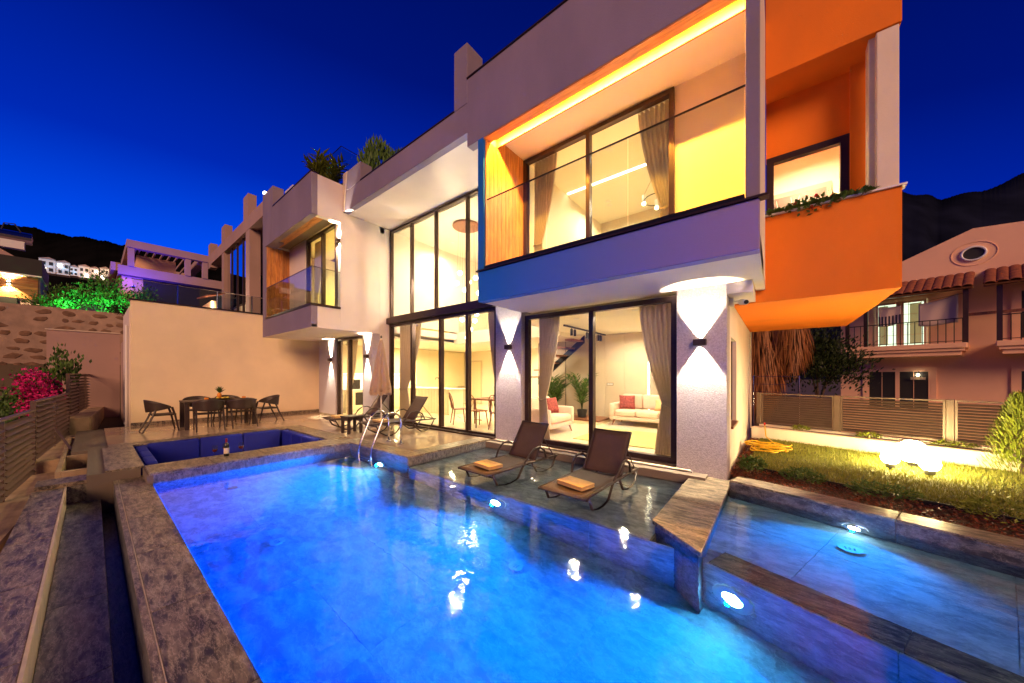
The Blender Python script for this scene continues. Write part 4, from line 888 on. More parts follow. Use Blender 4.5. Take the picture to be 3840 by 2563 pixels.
for i in range(2): bx('board', -12.40 + i * .36, -12.10 + i * .36, 3.86, 3.9, 6.0, 7.35, 'gwhite', o)
# flower box
o = thing('flower_box_plants', (.3, 6.72, 3.86), 'trailing geraniums in the orange flower box', 'flowers')
mb, mr = MB(), MB(); r_ = random.Random(9)
for i in range(650):
    x = -.1 + 1.15 * r_.random() ** 1.1; k = math.exp(-((x - .42) / .28) ** 2); p = Vector((x, 6.70 - r_.random() * .17, 3.93 + r_.uniform(-.02, .05) + k * r_.uniform(-.14, .10)))
    if p.z < 3.955 and p.y > 6.56: p.z = 3.96
    mb.leaf(p, (r_.uniform(-1, 1), r_.uniform(-1, .2), r_.uniform(-.3, 1)), (r_.uniform(-1, 1), 0, 1), r_.uniform(.05, .095), .055)
for c in ((.22, 6.56, 4.02), (.40, 6.53, 3.90), (.62, 6.60, 4.03), (.45, 6.55, 4.06)):
    for i in range(16): mr.leaf(c, (r_.uniform(-1, 1), r_.uniform(-1, 1), r_.uniform(-1, 1)), (0, 0, 1), .035, .03)
mk('foliage', mb, 'leaf', o); mk('petals', mr, 'red', o)
# security camera under the box
o = thing('security_camera', (-.5, 6.0, 2.6), 'white bullet camera on the side wall below the orange box', 'camera')
bx('junction_box', -.558, -.50, 5.96, 6.06, 2.48, 2.60, 'plastic', o, .006)
mk('arm', MB().tube([(-.50, 6.0, 2.55), (-.42, 5.98, 2.54)], .014, 8), 'plastic', o)
mk('body', MB().lathe([(.038, -.09), (.042, -.08), (.042, .08), (.03, .09)], (0, 0, 0), 14, 'y'), 'plastic', o, xf=Matrix.Translation((-.38, 5.93, 2.52)) @ Matrix.Rotation(R(25), 4, 'Z') @ Matrix.Rotation(R(12), 4, 'X'))
mk('lens', MB().lathe([(.03, -.10), (.03, -.088)], (0, 0, 0), 14, 'y'), 'black', o, xf=Matrix.Translation((-.38, 5.93, 2.52)) @ Matrix.Rotation(R(25), 4, 'Z') @ Matrix.Rotation(R(12), 4, 'X'))
# ------------------------------------------------------------ pool furniture
def lounger():
    o = thing('sun_lounger', (0, 0, 0), 'x', 'sun lounger', 'brown mesh sun loungers')
    W = .31; H = .31
    for s in (-1, 1):
        mk('side_rail', MB().tube([(s * W, .0, H), (s * W, .5, H), (s * W, 1.2, H), (s * W, 1.72, H - .01)], .019, 8), 'rattan', o, smooth=True)
        f = [(s * W, .12, H), (s * (W + .0), .22, .12), (s * W, .38, .028), (s * W, .50, .022), (s * W, .62, .07), (s * W, .80, H - .02), (s * (W + .035), .90, H + .13), (s * (W + .04), 1.02, H + .22), (s * (W + .04), 1.16, H + .235), (s * (W + .035), 1.30, H + .16), (s * W, 1.40, H)]
        mk('leg', MB().tube(f, .017, 8), 'rattan', o, smooth=True)
        mk('leg', MB().tube([(s * W, 1.02, H - .01), (s * W, 1.14, .13), (s * W, 1.28, .028), (s * W, 1.42, .022), (s * W, 1.56, .10), (s * W, 1.68, H - .015)], .017, 8), 'rattan', o, smooth=True)
    for y, z in ((0, H), (.12, H - .05), (1.72, H - .01), (1.42, .05)):
        mk('crossbar', MB().tube([(-W, y, z), (W, y, z)], .014, 8), 'rattan', o)
    sl = MB().grid(lambda u, t: (-W + .02 + (2 * W - .04) * u, .02 + 1.10 * t, H + .012 - .018 * math.sin(math.pi * u)), 8, 10)
    mk('seat_sling', sl, 'sling', o, smooth=True, thick=.006)
    a = R(56); L_ = .67; y0, z0 = 1.12, H + .012
    P = lambda u, t, n=0: (-W + .02 + (2 * W - .04) * u, y0 + math.cos(a) * L_ * t + math.sin(a) * n, z0 + math.sin(a) * L_ * t - math.cos(a) * n)
    mk('back_sling', MB().grid(lambda u, t: P(u, t * .98, .016 * math.sin(math.pi * u)), 8, 8), 'sling', o, smooth=True, thick=.006)
    for u in (0, 1): mk('back_rail', MB().tube([P(u, -.02), P(u, 1.0)], .015, 8), 'rattan', o)
    mk('head_bar', MB().tube([P(0, 1.0), P(.25, 1.0, .015), P(.5, 1.0, .02), P(.75, 1.0, .015), P(1, 1.0)], .013, 8), 'rattan', o, smooth=True)
    for u in (0.02, .98): mk('strut', MB().tube([P(u, .62), (P(u, 0)[0], 1.66, H)], .009, 6), 'rattan', o)
    return o
l0 = lounger(); l0.location = (-2.03, 3.48, -.28); l0.rotation_euler = (0, 0, R(-2)); l0['label'] = 'brown mesh sun lounger standing in the water nearer the divider'
l1 = dup(l0, None, (-3.50, 3.46, -.28), R(-4), 'brown mesh sun lounger in the water in front of the slim pillar')
l2 = dup(l0, None, (-7.52, 3.95, 0), R(-6), 'brown mesh sun lounger on the deck behind the pool ladder')
l3 = dup(l0, None, (-9.15, 3.78, 0), R(-8), 'brown mesh sun lounger on the deck between parasol and sunken seat')
def towel(loc, rz, label):
    o = thing('folded_towel', (0, 0, 0), label, 'towel', 'folded towels on the sun loungers')
    for i in range(3):
        d = rnd.uniform(-.008, .008); mk('fold', MB().box(-.20 + d, .20 + d, -.13 - d, .13 - d, .018 * i, .018 * i + .0172), 'towel', o, bev=.007, seg=3, smooth=True)
    o.location = loc; o.rotation_euler = (0, 0, rz)
towel((-2.0, 3.82, .048), R(-12), 'folded yellow towel on the water lounger nearer the divider')
towel((-3.47, 3.78, .048), R(-9), 'folded yellow towel on the water lounger by the slim pillar')
towel((-7.47, 4.33, .328), R(-6), 'folded towel on the deck lounger behind the pool ladder')
towel((-9.08, 4.05, .328), R(-10), 'folded towel on the deck lounger beside the parasol')
o = thing('side_table', (-8.35, 4.05, 0), 'dark square resin side table between the deck loungers', 'table')
bx('tabletop', -8.57, -8.15, 3.86, 4.26, .40, .43, 'rattan', o, .006)
for x in (-8.55, -8.23):
    for y in (3.88, 4.18): bx('leg', x, x + .06, y, y + .06, 0, .40, 'rattan', o, .004)
for a in ((-8.55, -8.17, 3.875, 3.90), (-8.55, -8.17, 4.215, 4.24)): bx('apron', *a, .32, .40, 'rattan', o)
# closed parasol
o = thing('parasol', (-8.18, 4.75, 0), 'closed cream parasol with ruffled edge behind the deck loungers', 'parasol')
mk('base', MB().lathe([(.25, 0), (.25, .06), (.05, .10), (.035, .25)], (-8.18, 4.75, 0), 24), 'canvas', o)
mk('pole', MB().tube([(-8.18, 4.75, .05), (-8.18, 4.75, 2.42)], .019, 10), 'plastic', o)
mk('finial', MB().sphere((-8.18, 4.75, 2.45), (.022, .022, .045), 10, 8), 'dark', o)
def fn(u, t):
    a = u * 2 * math.pi; r = .03 + .245 * t ** .85 + (.055 * t) * math.cos(a * 8) + .02 * t * math.cos(a * 3 + 1)
    z = 2.40 - 1.36 * t + (.03 * math.cos(a * 8 + 1) if t > .9 else 0)
    return (-8.18 + r * math.cos(a) * .85, 4.75 + r * math.sin(a) * .85, z)
mk('canopy', MB().grid(fn, 64, 20), 'canvas', o, smooth=True, thick=.004)
mk('valance', MB().grid(lambda u, t: (fn(u, 1)[0] * 1 - (-8.18 - fn(u, 1)[0]) * .02 * t, fn(u, 1)[1], fn(u, 1)[2] - .09 * t - .02 * abs(math.sin(u * 24 * math.pi)) * t), 96, 3), 'canvas', o, smooth=True, thick=.004)
mk('tie', MB().tube([(-8.18 + .135 * math.cos(R(a)), 4.75 + .135 * math.sin(R(a)), 1.86) for a in range(0, 360, 20)], .010, 6, True), 'canvas', o)
# ladder
o = thing('pool_ladder', (-6.4, 3.6, 0), 'polished steel pool ladder with curved rails', 'ladder')
for x in (-6.62, -6.15):
    pts = [(x, 4.02, .0), (x, 4.02, .46)] + [(x, 3.80 + .22 * math.cos(R(a)), .46 + .22 * math.sin(R(a))) for a in range(15, 151, 15)] + [(x, 3.52, .36), (x, 3.38, .03), (x, 3.36, -.1), (x, 3.36, -.72)]
    mk('rail', MB().tube(pts, .021, 10), 'steel', o, smooth=True)
    mk('flange', MB().lathe([(.055, .004), (.055, .018), (.03, .022)], (x, 4.02, 0), 16), 'steel', o)
for z in (-.20, -.38, -.56): bx('tread', -6.60, -6.17, 3.31, 3.39, z, z + .03, 'steel', o, .006)
# wine on the coping
def glass_(x, y, label):
    o = thing('wine_glass', (x, y, .004), label, 'wine glass', 'wine glasses on the pool edge'); c = (x, y, .004)
    mk('bowl', MB().lathe([(.008, .088), (.028, .10), (.040, .135), (.041, .17), (.034, .215)], c, 16, caps=False), 'glass2', o, smooth=True)
    mk('wine', MB().lathe([(.006, .092), (.027, .103), (.037, .132), (.037, .140)], c, 14), 'wine', o)
    mk('stem', MB().lathe([(.034, 0), (.030, .004), (.005, .012), (.004, .088)], c, 14), 'glass2', o)
    mk('foot', MB().lathe([(.035, 0), (.012, .006)], c, 16), 'gwhite', o)
glass_(-7.72, 1.34, 'wine glass on the pool edge, furthest from the ladder'); glass_(-7.84, 1.50, 'wine glass behind the bottle on the pool edge'); glass_(-7.70, 1.70, 'wine glass on the pool edge, nearest the ladder')
o = thing('wine_bottle', (-7.68, 1.49, .004), 'dark wine bottle with red foil on the pool edge', 'bottle')
c = (-7.68, 1.49, .004)
mk('body', MB().lathe([(.034, 0), (.038, .005), (.038, .19), (.03, .22), (.015, .24), (.014, .30)], c, 20), 'bottle', o, smooth=True); mk('capsule', MB().lathe([(.0155, .245), (.0165, .25), (.0165, .315), (.012, .317)], c, 16), 'foil', o)
mk('paper_label', MB().lathe([(.0386, .05), (.0386, .15)], c, 20, caps=False), 'paper', o)
# sunken seat
pit = thing('sunken_seat', (-9.2, 1.9, -.9), 'sunken lounge pit lined with royal blue cushions', 'sunken seat')
for a in ((-10.42, -10.36, .48, 3.32), (-7.96, -7.90, .52, 3.32)): bx('wall', *a, -1.1, -.03, 'blue', pit)
for a in ((-10.36, -7.96, .48, .54), (-10.36, -7.96, 3.26, 3.32)): bx('wall', *a, -1.1, -.03, 'blue', pit)
bx('floor', -10.36, -7.96, .54, 3.26, -1.12, -.88, 'deck', pit)
def cush(n, x0, x1, y0, y1, z0, z1): rbox(n, x0, x1, y0, y1, z0, z1, 'blue', pit, .045)
ys = [.71, 1.52, 2.30, 3.08]
for a, b in zip(ys[:-1], ys[1:]):
    cush('back_cushion', -10.35, -10.18, a + .004, b - .004, -.44, .02); cush('seat_cushion', -10.18, -9.52, a + .004, b - .004, -.62, -.45)
bx('seat_base', -10.35, -9.56, .56, 3.24, -.88, -.622, 'blue', pit)
for a, b in ((-10.17, -9.52), (-9.51, -8.86), (-8.85, -8.22)):
    cush('back_cushion', a, b, 3.09, 3.25, -.44, .0)
    if a > -10: cush('seat_cushion', a, b, 2.50, 3.088, -.62, -.45)
    cush('back_cushion', a, b, .55, .70, -.44, .0)
    if a > -10: cush('seat_cushion', a, b, .702, 1.22, -.62, -.45)
bx('seat_base', -9.51, -8.22, 2.53, 3.24, -.88, -.622, 'blue', pit); bx('seat_base', -9.51, -8.22, .56, 1.20, -.88, -.622, 'blue', pit)

# ------------------------------------------------------------ terrace dining
tb = thing('outdoor_table', (-12.55, 2.25, 0), 'brown resin dining table on the terrace', 'table')
bx('tabletop', -13.0, -12.1, 1.50, 3.05, .705, .745, 'rattan', tb, .006); bx('apron', -12.93, -12.17, 1.58, 2.97, .63, .705, 'rattan', tb)
for x in (-12.99, -12.20):
    for y in (1.51, 2.95): bx('leg', x, x + .09, y, y + .09, 0, .705, 'rattan', tb, .006)
def tubchair():
    o = thing('resin_chair', (0, 0, 0), 'x', 'chair', 'brown tub chairs around the terrace table')
    # open side towards +y: curved shell falling from the back to the arm tips
    def sh(u, t):
        a = R(-205 + 230 * u); k = (math.sin(a) * -1 + .42) / 1.42
        k = max(0, min(1, k)); top = .635 + .185 * k ** .8; bot = .60 - .10 * k
        r = .30 + .035 * t * k
        return (r * math.cos(a) * 1.0, r * math.sin(a) * (1.0 if math.sin(a) < 0 else .9) + .03, bot + (top - bot) * t)
    mk('backrest', MB().grid(sh, 36, 6), 'rattan', o, smooth=True, thick=.02)
    mk('seat', MB().prism([(-.24, -.20), (.24, -.20), (.25, .25), (-.25, .25)], .42, .445), 'rattan', o, bev=.008)
    for s in (-1, 1):
        mk('leg', MB().tube([(s * .265, -.13, .55), (s * .27, -.22, .30), (s * .275, -.36, 0)], [.024, .022, .016], 6), 'rattan', o)
        mk('leg', MB().tube([(s * .285, .16, .62), (s * .27, .22, .40), (s * .26, .29, 0)], [.024, .022, .016], 6), 'rattan', o)
        mk('seat_rail', MB().tube([(s * .262, -.2, .42), (s * .262, .24, .42)], .018, 6), 'rattan', o)
    return o
t0 = tubchair(); t0.location = (-12.55, 1.12, 0); t0.rotation_euler = (0, 0, R(2)); t0['label'] = 'brown tub chair at the fence-side end of the terrace table'
dup(t0, None, (-12.5, 3.42, 0), R(183), 'brown tub chair at the house-side end of the terrace table')
dup(t0, None, (-11.80, 1.93, 0), R(88), 'brown tub chair on the pool side of the terrace table, nearer the fence')
dup(t0, None, (-11.80, 2.62, 0), R(92), 'brown tub chair on the pool side of the terrace table, nearer the house')
dup(t0, None, (-13.32, 1.93, 0), R(-91), 'brown tub chair between wall and terrace table, nearer the fence')
dup(t0, None, (-13.32, 2.62, 0), R(-88), 'brown tub chair between wall and terrace table, nearer the house')
o = thing('table_tray', (-12.55, 2.35, .745), 'dark oval tray with lemons on the terrace table', 'tray')
mk('dish', MB().lathe([(.14, 0), (.26, .03), (.27, .045), (.24, .04), (.12, .01)], (-12.55, 2.35, .746), 24), 'rattan', o)
for k in range(5): mk('lemon', MB().sphere((-12.6 + .08 * math.cos(k * 1.3), 2.35 + .12 * math.sin(k * 1.3), .79), (.03, .04, .03), 10, 8), 'yellowp', o)
o = thing('pineapple', (-12.57, 2.30, .76), 'small pineapple with spiky leaves standing in the tray', 'pineapple')
mk('fruit', MB().sphere((-12.57, 2.28, .86), (.055, .055, .085), 14, 10), 'amber', o)
mb = MB()
for i in range(40): a = i * 2.4; q = (i % 8) / 8; mb.leaf((-12.57, 2.28, .92 + .03 * q), (math.cos(a) * (1 - .7 * q), math.sin(a) * (1 - .7 * q), .8 + q), (0, 0, 1), .19, .03)
mk('leaves', mb, 'leaf', o)
for y, l in ((1.96, 'orange candle cube on the terrace table, nearer the fence'), (2.78, 'orange candle cube on the terrace table, nearer the house')):
    o = thing('candle', (-12.3, y, .745), l, 'candle'); bx('wax', -12.34, -12.26, y - .04, y + .04, .746, .825, 'amber', o, .005); mk('wick', MB().tube([(-12.3, y, .825), (-12.3, y, .84)], .002, 4), 'black', o)
# terrace wall
TW = thing('terrace_wall', (-14.4, 3, 0), 'tall plain warm-lit plastered wall behind the terrace dining table', 'wall')
bx('plaster', -14.55, -14.30, .68, 6.2, -1.1, 3.58, 'terr', TW, .006); bx('capping', -14.60, -14.27, .64, 6.2, 3.58, 3.62, 'frame', TW)
bx('skirting', -14.30, -14.285, .68, 6.2, 0, .09, 'coping', TW); bx('return_wall', -17.4, -14.552, .66, .90, -1.1, 3.42, 'white', TW)
mk('downpipe', MB().tube([(-14.75, .62, -.2), (-14.75, .62, 2.9)], .03, 8), 'plastic', TW); mk('downpipe', MB().tube([(-14.95, .62, .05), (-14.80, .60, .05)], .03, 8), 'plastic', TW)
# ------------------------------------------------------------ garden
gp = [G2(-.70, 2.25), G2(9, 2.25), G2(9, 6.2), G2(-1.85, 6.2)]
mk('garden_bed', MB().prism(gp, -1.1, -.045), 'soil', kind='structure')
mk('lawn', MB().prism([G2(-.80, 2.97), G2(9, 2.97), G2(9, 5.95), G2(-1.66, 5.95)], -.08, -.012), 'turf', kind='structure')
mk('lawn_edging', MB().box(-.78, 9, 2.955, 2.97, -.08, .008), 'dark', xf=XG, kind='structure')
rg = random.Random(5); mb = MB()
while len(mb.f) < 46000:
    u, v = rg.uniform(-1.6, 5.2), rg.uniform(2.98, 5.94)
    if u < -.78 - (v - 2.97) * .30: continue
    p = G(u, v, -.015); h = rg.uniform(.025, .065); a = rg.uniform(0, 6.28); wd = .0045; l = rg.uniform(.0, .035); b = rg.uniform(0, 6.28)
    mb.add([(p.x - math.cos(a) * wd, p.y - math.sin(a) * wd, p.z), (p.x + math.cos(a) * wd, p.y + math.sin(a) * wd, p.z), (p.x + l * math.cos(b), p.y + l * math.sin(b), p.z + h)], [(0, 1, 2)])
mk('grass', mb, 'grass', label='short dry-green grass blades of the lawn', cat='grass', kind='stuff')
mb = MB()
for i in range(9000):
    if i % 5: u, v = rg.uniform(-.72, 5.5), rg.uniform(2.26, 2.95)
    else:
        v = rg.uniform(2.3, 5.9); u = -.80 - (v - 2.97) * .30 + rg.uniform(-.16, .05)
    p = G(u, v, -.042 + rg.random() * .03); mb.leaf(p, (rg.uniform(-1, 1), rg.uniform(-1, 1), rg.uniform(-.2, .5)), (rg.uniform(-.6, .6), rg.uniform(-.6, .6), 1), rg.uniform(.02, .05), rg.uniform(.012, .03))
mk('bark_mulch', mb, 'mulch', label='red bark chips between the coping and the lawn', cat='mulch', kind='stuff')
lw = thing('garden_wall', G(1, 6, 0), 'low cream plastered wall under the garden fence', 'wall')
mk('plaster', MB().box(-1.84, 9, 5.95, 6.12, -.3, .24), 'white', lw, xf=XG, bev=.01); mk('back_course', MB().box(-1.84, 9, 6.40, 6.52, -.8, .26), 'white', lw, xf=XG)
mk('planting_soil', MB().box(-1.84, 9, 6.12, 6.40, -.6, .215), 'soil', lw, xf=XG)
fe = thing('garden_fence', G(1, 6.46, .26), 'brown metal louvre fence in panels along the lawn wall', 'fence')
pu = [-1.86, -.46, .98, 2.42, 3.9, 5.4]
for u in pu: mk('post', MB().box(u - .045, u + .045, 6.415, 6.505, .262, 1.02), 'slat', fe, xf=XG, bev=.004)
s0 = None
for a, b in zip(pu[:-1], pu[1:]):
    mk('panel_frame', MB().box(a + .05, b - .05, 6.43, 6.485, .985, 1.012).box(a + .05, b - .05, 6.43, 6.485, .285, .31).box(a + .05, a + .08, 6.43, 6.485, .31, .985).box(b - .08, b - .05, 6.43, 6.485, .31, .985), 'slat', fe, xf=XG)
    for k in range(13):
        z = .335 + k * .05; X = XG @ Matrix.Translation(((a + b) / 2, 6.457, z)) @ Matrix.Rotation(R(38), 4, 'X')
        mk('slat', MB().box(-(b - a) / 2 + .08, (b - a) / 2 - .08, -.026, .026, -.003, .003), 'slat', fe, xf=X)
for (u, v, r, lab) in ((.76, 5.00, .175, 'large glowing globe lamp on the lawn, middle of three'), (.58, 4.60, .105, 'small glowing globe lamp on the lawn, nearer the villa'), (.97, 4.50, .105, 'small glowing globe lamp on the lawn, nearer the bark bed')):
    p = G(u - .06, v, 0); o = thing('globe_lamp', p, lab, 'garden lamp', 'glowing globe lamps on the lawn')
    mk('globe', MB().sphere((p.x, p.y, r + .07), r, 28, 18), 'globe', o, smooth=True); mk('collar', MB().lathe([(.05, 0), (.055, .02), (r * .55, .075)], (p.x, p.y, .02), 18), 'dark', o)
    mk('spike', MB().tube([(p.x, p.y, -.05), (p.x, p.y, .03)], .014, 8), 'dark', o)
o = thing('garden_hose', G(-1.07, 4.4, 0), 'coiled yellow garden hose on the lawn beside the villa', 'hose')
pts = []
for i in range(190):
    a = i * .2; r = .19 + .05 * math.sin(i * .37) ; p = G(-1.02, 4.42, 0); pts.append((p.x + r * 1.5 * math.cos(a) + .03 * math.sin(i * .11), p.y + r * math.sin(a) * 1.2, .025 + .0007 * i + .012 * math.sin(i * .9)))
mk('coil', MB().tube(pts, .011, 6), 'hose', o, smooth=True)
e = pts[0]; q = G(-1.62, 5.90, 0); mk('lead', MB().tube([e, (e[0] - .1, e[1] + .5, .02), (q.x + .15, q.y - .3, .03), (q.x + .08, q.y - .02, .05), (q.x + .06, q.y - .01, .30)], .011, 6), 'hose', o, smooth=True)
mk('nozzle', MB().lathe([(.016, 0), (.02, .06)], (q.x + .06, q.y - .01, .30), 10), 'red', o)
sh = [(-.62, 2.66, (.17, .15, .12), 330, .06, .03, 'leaf', 'glossy shrub in the bark bed nearest the villa'), (-.02, 2.66, (.24, .17, .10), 420, .055, .022, 'leaf', 'fine-leaved shrub in the bark bed, second from the villa'),
      (.70, 2.70, (.30, .18, .10), 520, .06, .016, 'leaf', 'spreading shrub in the bark bed opposite the globe lamps'), (1.52, 2.78, (.34, .2, .12), 600, .06, .018, 'leafy', 'spreading yellow-green shrub at the far end of the bark bed')]
for i, (u, v, rd, n, L_, W_, mt, lb) in enumerate(sh): bush('bed_shrub', tuple(G(u, v, -.03)), rd, n, L_, W_, mt, lb, 'shrub', 30 + i, group='shrubs in the bark bed')
for i, (u, rd, lb) in enumerate(((-.99, (.16, .1, .07), 'small plant on the low wall under the first fence panel'), (.03, (.18, .1, .06), 'small plant on the low wall under the middle fence panel'), (1.04, (.26, .1, .06), 'straggling plant on the low wall below the fence post'))):
    bush('wall_plant', tuple(G(u, 6.2, .21)), rd, 200, .05, .025, 'leafy', lb, 'shrub', 40 + i)
r_ = random.Random(77); o = thing('conifer', G(1.85, 6.02, 0), 'bright yellow-green conifer in front of the garden fence', 'conifer'); mb = MB(); c = G(1.66, 5.75, -.02)
for i in range(3600):
    t = r_.random() ** .8; a = r_.uniform(0, 6.28); r = .36 * (1 - t) ** .6 * r_.uniform(.3, 1) + .02
    mb.leaf((c.x + r * math.cos(a), c.y + r * math.sin(a), c.z + .05 + 1.12 * t), (math.cos(a) * .55, math.sin(a) * .55, 1), (math.cos(a), math.sin(a), 0), r_.uniform(.05, .11), .016)
mk('crown', mb, 'leafy', o); mk('trunk', MB().tube([c, (c.x, c.y, c.z + .8)], [.025, .008], 6), 'bark', o)

# ------------------------------------------------------------ house beyond the garden
VH = 18.0
HU = lambda u: 1.514 + (u - 1.514) * 1.27
HZ = lambda z: 1.45 + (z - 1.45) * 1.27
H_ = thing('neighbour_house', G(4, VH, -1.2), 'pink-lit gabled house with tiled awnings and balconies behind the garden fence', 'house')
def hb(name, u0, u1, v0, v1, z0, z1, mt, parent=None, bev=0): return mk(name, MB().box(u0, u1, v0, v1, z0, z1), mt, parent or H_, xf=XG, bev=bev)
u0, u1 = HU(-1.82), HU(5.2)
gz = [(u0, 5.35), (HU(.99), 6.90), (HU(2.9), 6.62), (HU(5.2), 5.35)]
mb = MB(); A_ = [(u0, -1.2)] + gz + [(u1, -1.2)]; n = len(A_)
mb.add([(u, VH, z) for u, z in A_] + [(u, VH + 8, z) for u, z in A_], [tuple(range(n)), tuple(range(2 * n - 1, n - 1, -1))] + [(i, i + n, (i + 1) % n + n, (i + 1) % n) for i in range(n)])
mk('wall', mb, 'hwall', H_, xf=XG)
def rim(name, c_u, z, ru, rz, v0, v1, mt, par, q_=.8):
    mb = MB(); N = 32; mb.add([(c_u + ru * k * math.cos(2 * math.pi * i / N), v, z + rz * k * math.sin(2 * math.pi * i / N)) for k, v in ((1, v1), (1, v0), (q_, v0), (q_, v1)) for i in range(N)],
        [(r * N + i, r * N + (i + 1) % N, (r + 1) * N + (i + 1) % N, (r + 1) * N + i) for r in range(3) for i in range(N)])
    return mk(name, mb, mt, par, xf=XG, smooth=True)
ow = rim('oval_window', HU(1.0), HZ(5.0), .30, .27, VH - .06, VH + .01, 'gwhite', H_)
mk('pane', MB().lathe([(.26, 0), (.26, .01)], (HU(1.0), VH - .012, HZ(5.0)), 28, 'y'), 'dark', ow, xf=XG)
rim('moulding', HU(1.0), HZ(5.0), .52, .44, VH - .018, VH + .01, 'hwall', H_, .96)
def hwin(a, b, z0, z1, mt, lit=None, door=False):
    w_ = hb('window', a, b, VH - .02, VH + .02, z0, z1, mt)
    for q in ((a - .14, a, z0 - .02, z1 + .14), (b, b + .14, z0 - .02, z1 + .14), (a, b, z1, z1 + .14)): hb('surround', q[0], q[1], VH - .05, VH - .002, q[2], q[3], 'hwall', w_)
    m_ = (a + b) / 2
    for q in ((a, a + .06), (m_ - .06, m_ + .06), (b - .06, b)): hb('frame', q[0], q[1], VH - .045, VH - .021, z0 + .06, z1 - .06, 'hwall', w_)
    hb('frame', a, b, VH - .045, VH - .021, z1 - .06, z1, 'hwall', w_); hb('frame', a, b, VH - .045, VH - .021, z0, z0 + .06, 'hwall', w_)
    for q in ((a + m_) / 2, (b + m_) / 2): hb('glazing_bar', q - .008, q + .008, VH - .035, VH - .022, z0 + .06, z1 - .06, 'hwall', w_)
    return w_
hwin(HU(-1.15), HU(.22), HZ(.35), HZ(1.60), 'dark')
hwin(HU(1.72), HU(2.6), HZ(.35), HZ(1.60), 'dark'); hwin(HU(1.72), HU(2.6), HZ(2.42), HZ(3.80), 'dark')
bd = hb('balcony_door', HU(-.95), HU(.14), VH - .02, VH + .02, HZ(2.42), HZ(3.85), 'tv')
m_ = (HU(-.95) + HU(.14)) / 2
for q in ((HU(-.95), HU(-.95) + .07), (m_ - .1, m_ + .1), (HU(.14) - .07, HU(.14))): hb('frame', q[0], q[1], VH - .05, VH - .021, HZ(2.42), HZ(3.85), 'hwall', bd)
hb('frame', HU(-.95), HU(.14), VH - .05, VH - .022, HZ(3.78), HZ(3.86), 'hwall', bd)
for k in range(4): hb('glazing_bar', HU(-.95) + .25 + k * .33, HU(-.95) + .262 + k * .33, VH - .04, VH - .022, HZ(2.45), HZ(3.78), 'hwall', bd)
for k in range(3): hb('glazing_bar', HU(-.95) + .07, HU(.14) - .07, VH - .038, VH - .024, HZ(2.75 + .33 * k), HZ(2.76 + .33 * k), 'hwall', bd)
for k, w2 in ((0, .25), (1, .3)): hb('door_curtain', HU(-.95) + .1 + k * .85, HU(-.95) + .1 + w2 + k * .85, VH - .03, VH - .0225, HZ(2.45), HZ(3.75), 'sheer', bd)
VB = VH - 1.25
KB = (VB + 3.14) / 16.64
BU = lambda u: 1.514 + (u - 1.514) * KB
BZ = lambda z: 1.45 + (z - 1.45) * KB
def balcony(a, b):
    s_ = hb('balcony', BU(a), BU(b), VB, VH, BZ(2.26), BZ(2.42), 'hwall', bev=.02)
    hb('moulding', BU(a) + .06, BU(b) - .06, VB + .06, VH, BZ(2.18), BZ(2.26) - .002, 'hwall', s_); hb('moulding', BU(a) + .13, BU(b) - .13, VB + .13, VH, BZ(2.05), BZ(2.18) - .002, 'hwall', s_)
    z0, z1 = BZ(2.42), BZ(3.14)
    hb('handrail', BU(a) + .06, BU(b) - .06, VB + .07, VB + .11, z1, z1 + .03, 'black', s_); hb('bottom_rail', BU(a) + .06, BU(b) - .06, VB + .08, VB + .10, z0 + .06, z0 + .08, 'black', s_)
    n = max(4, int((BU(b) - BU(a)) / .19))
    for i in range(n + 1):
        x = BU(a) + .1 + (BU(b) - BU(a) - .2) * i / n; zz = z0 + (z1 - z0) * (.62 if i % 2 else .36)
        mb = MB().tube([(x, VB + .09, z0), (x, VB + .09, z1)], .013, 5).add([(x, VB + .075, zz - .08), (x + .055, VB + .075, zz), (x, VB + .075, zz + .08), (x - .055, VB + .075, zz), (x, VB + .105, zz - .08), (x + .055, VB + .105, zz), (x, VB + .105, zz + .08), (x - .055, VB + .105, zz)],
            [(0, 1, 5, 4), (1, 2, 6, 5), (2, 3, 7, 6), (3, 0, 4, 7)])
        mk('baluster', mb, 'black', s_, xf=XG)
    return s_
balcony(-1.72, .89); balcony(1.37, 3.4)
for u in (-1.66, -1.2, .86, 1.43): hb('awning_post', BU(u) - .06, BU(u) + .06, VB + .05, VB + .17, BZ(2.42), BZ(4.05), 'frame')
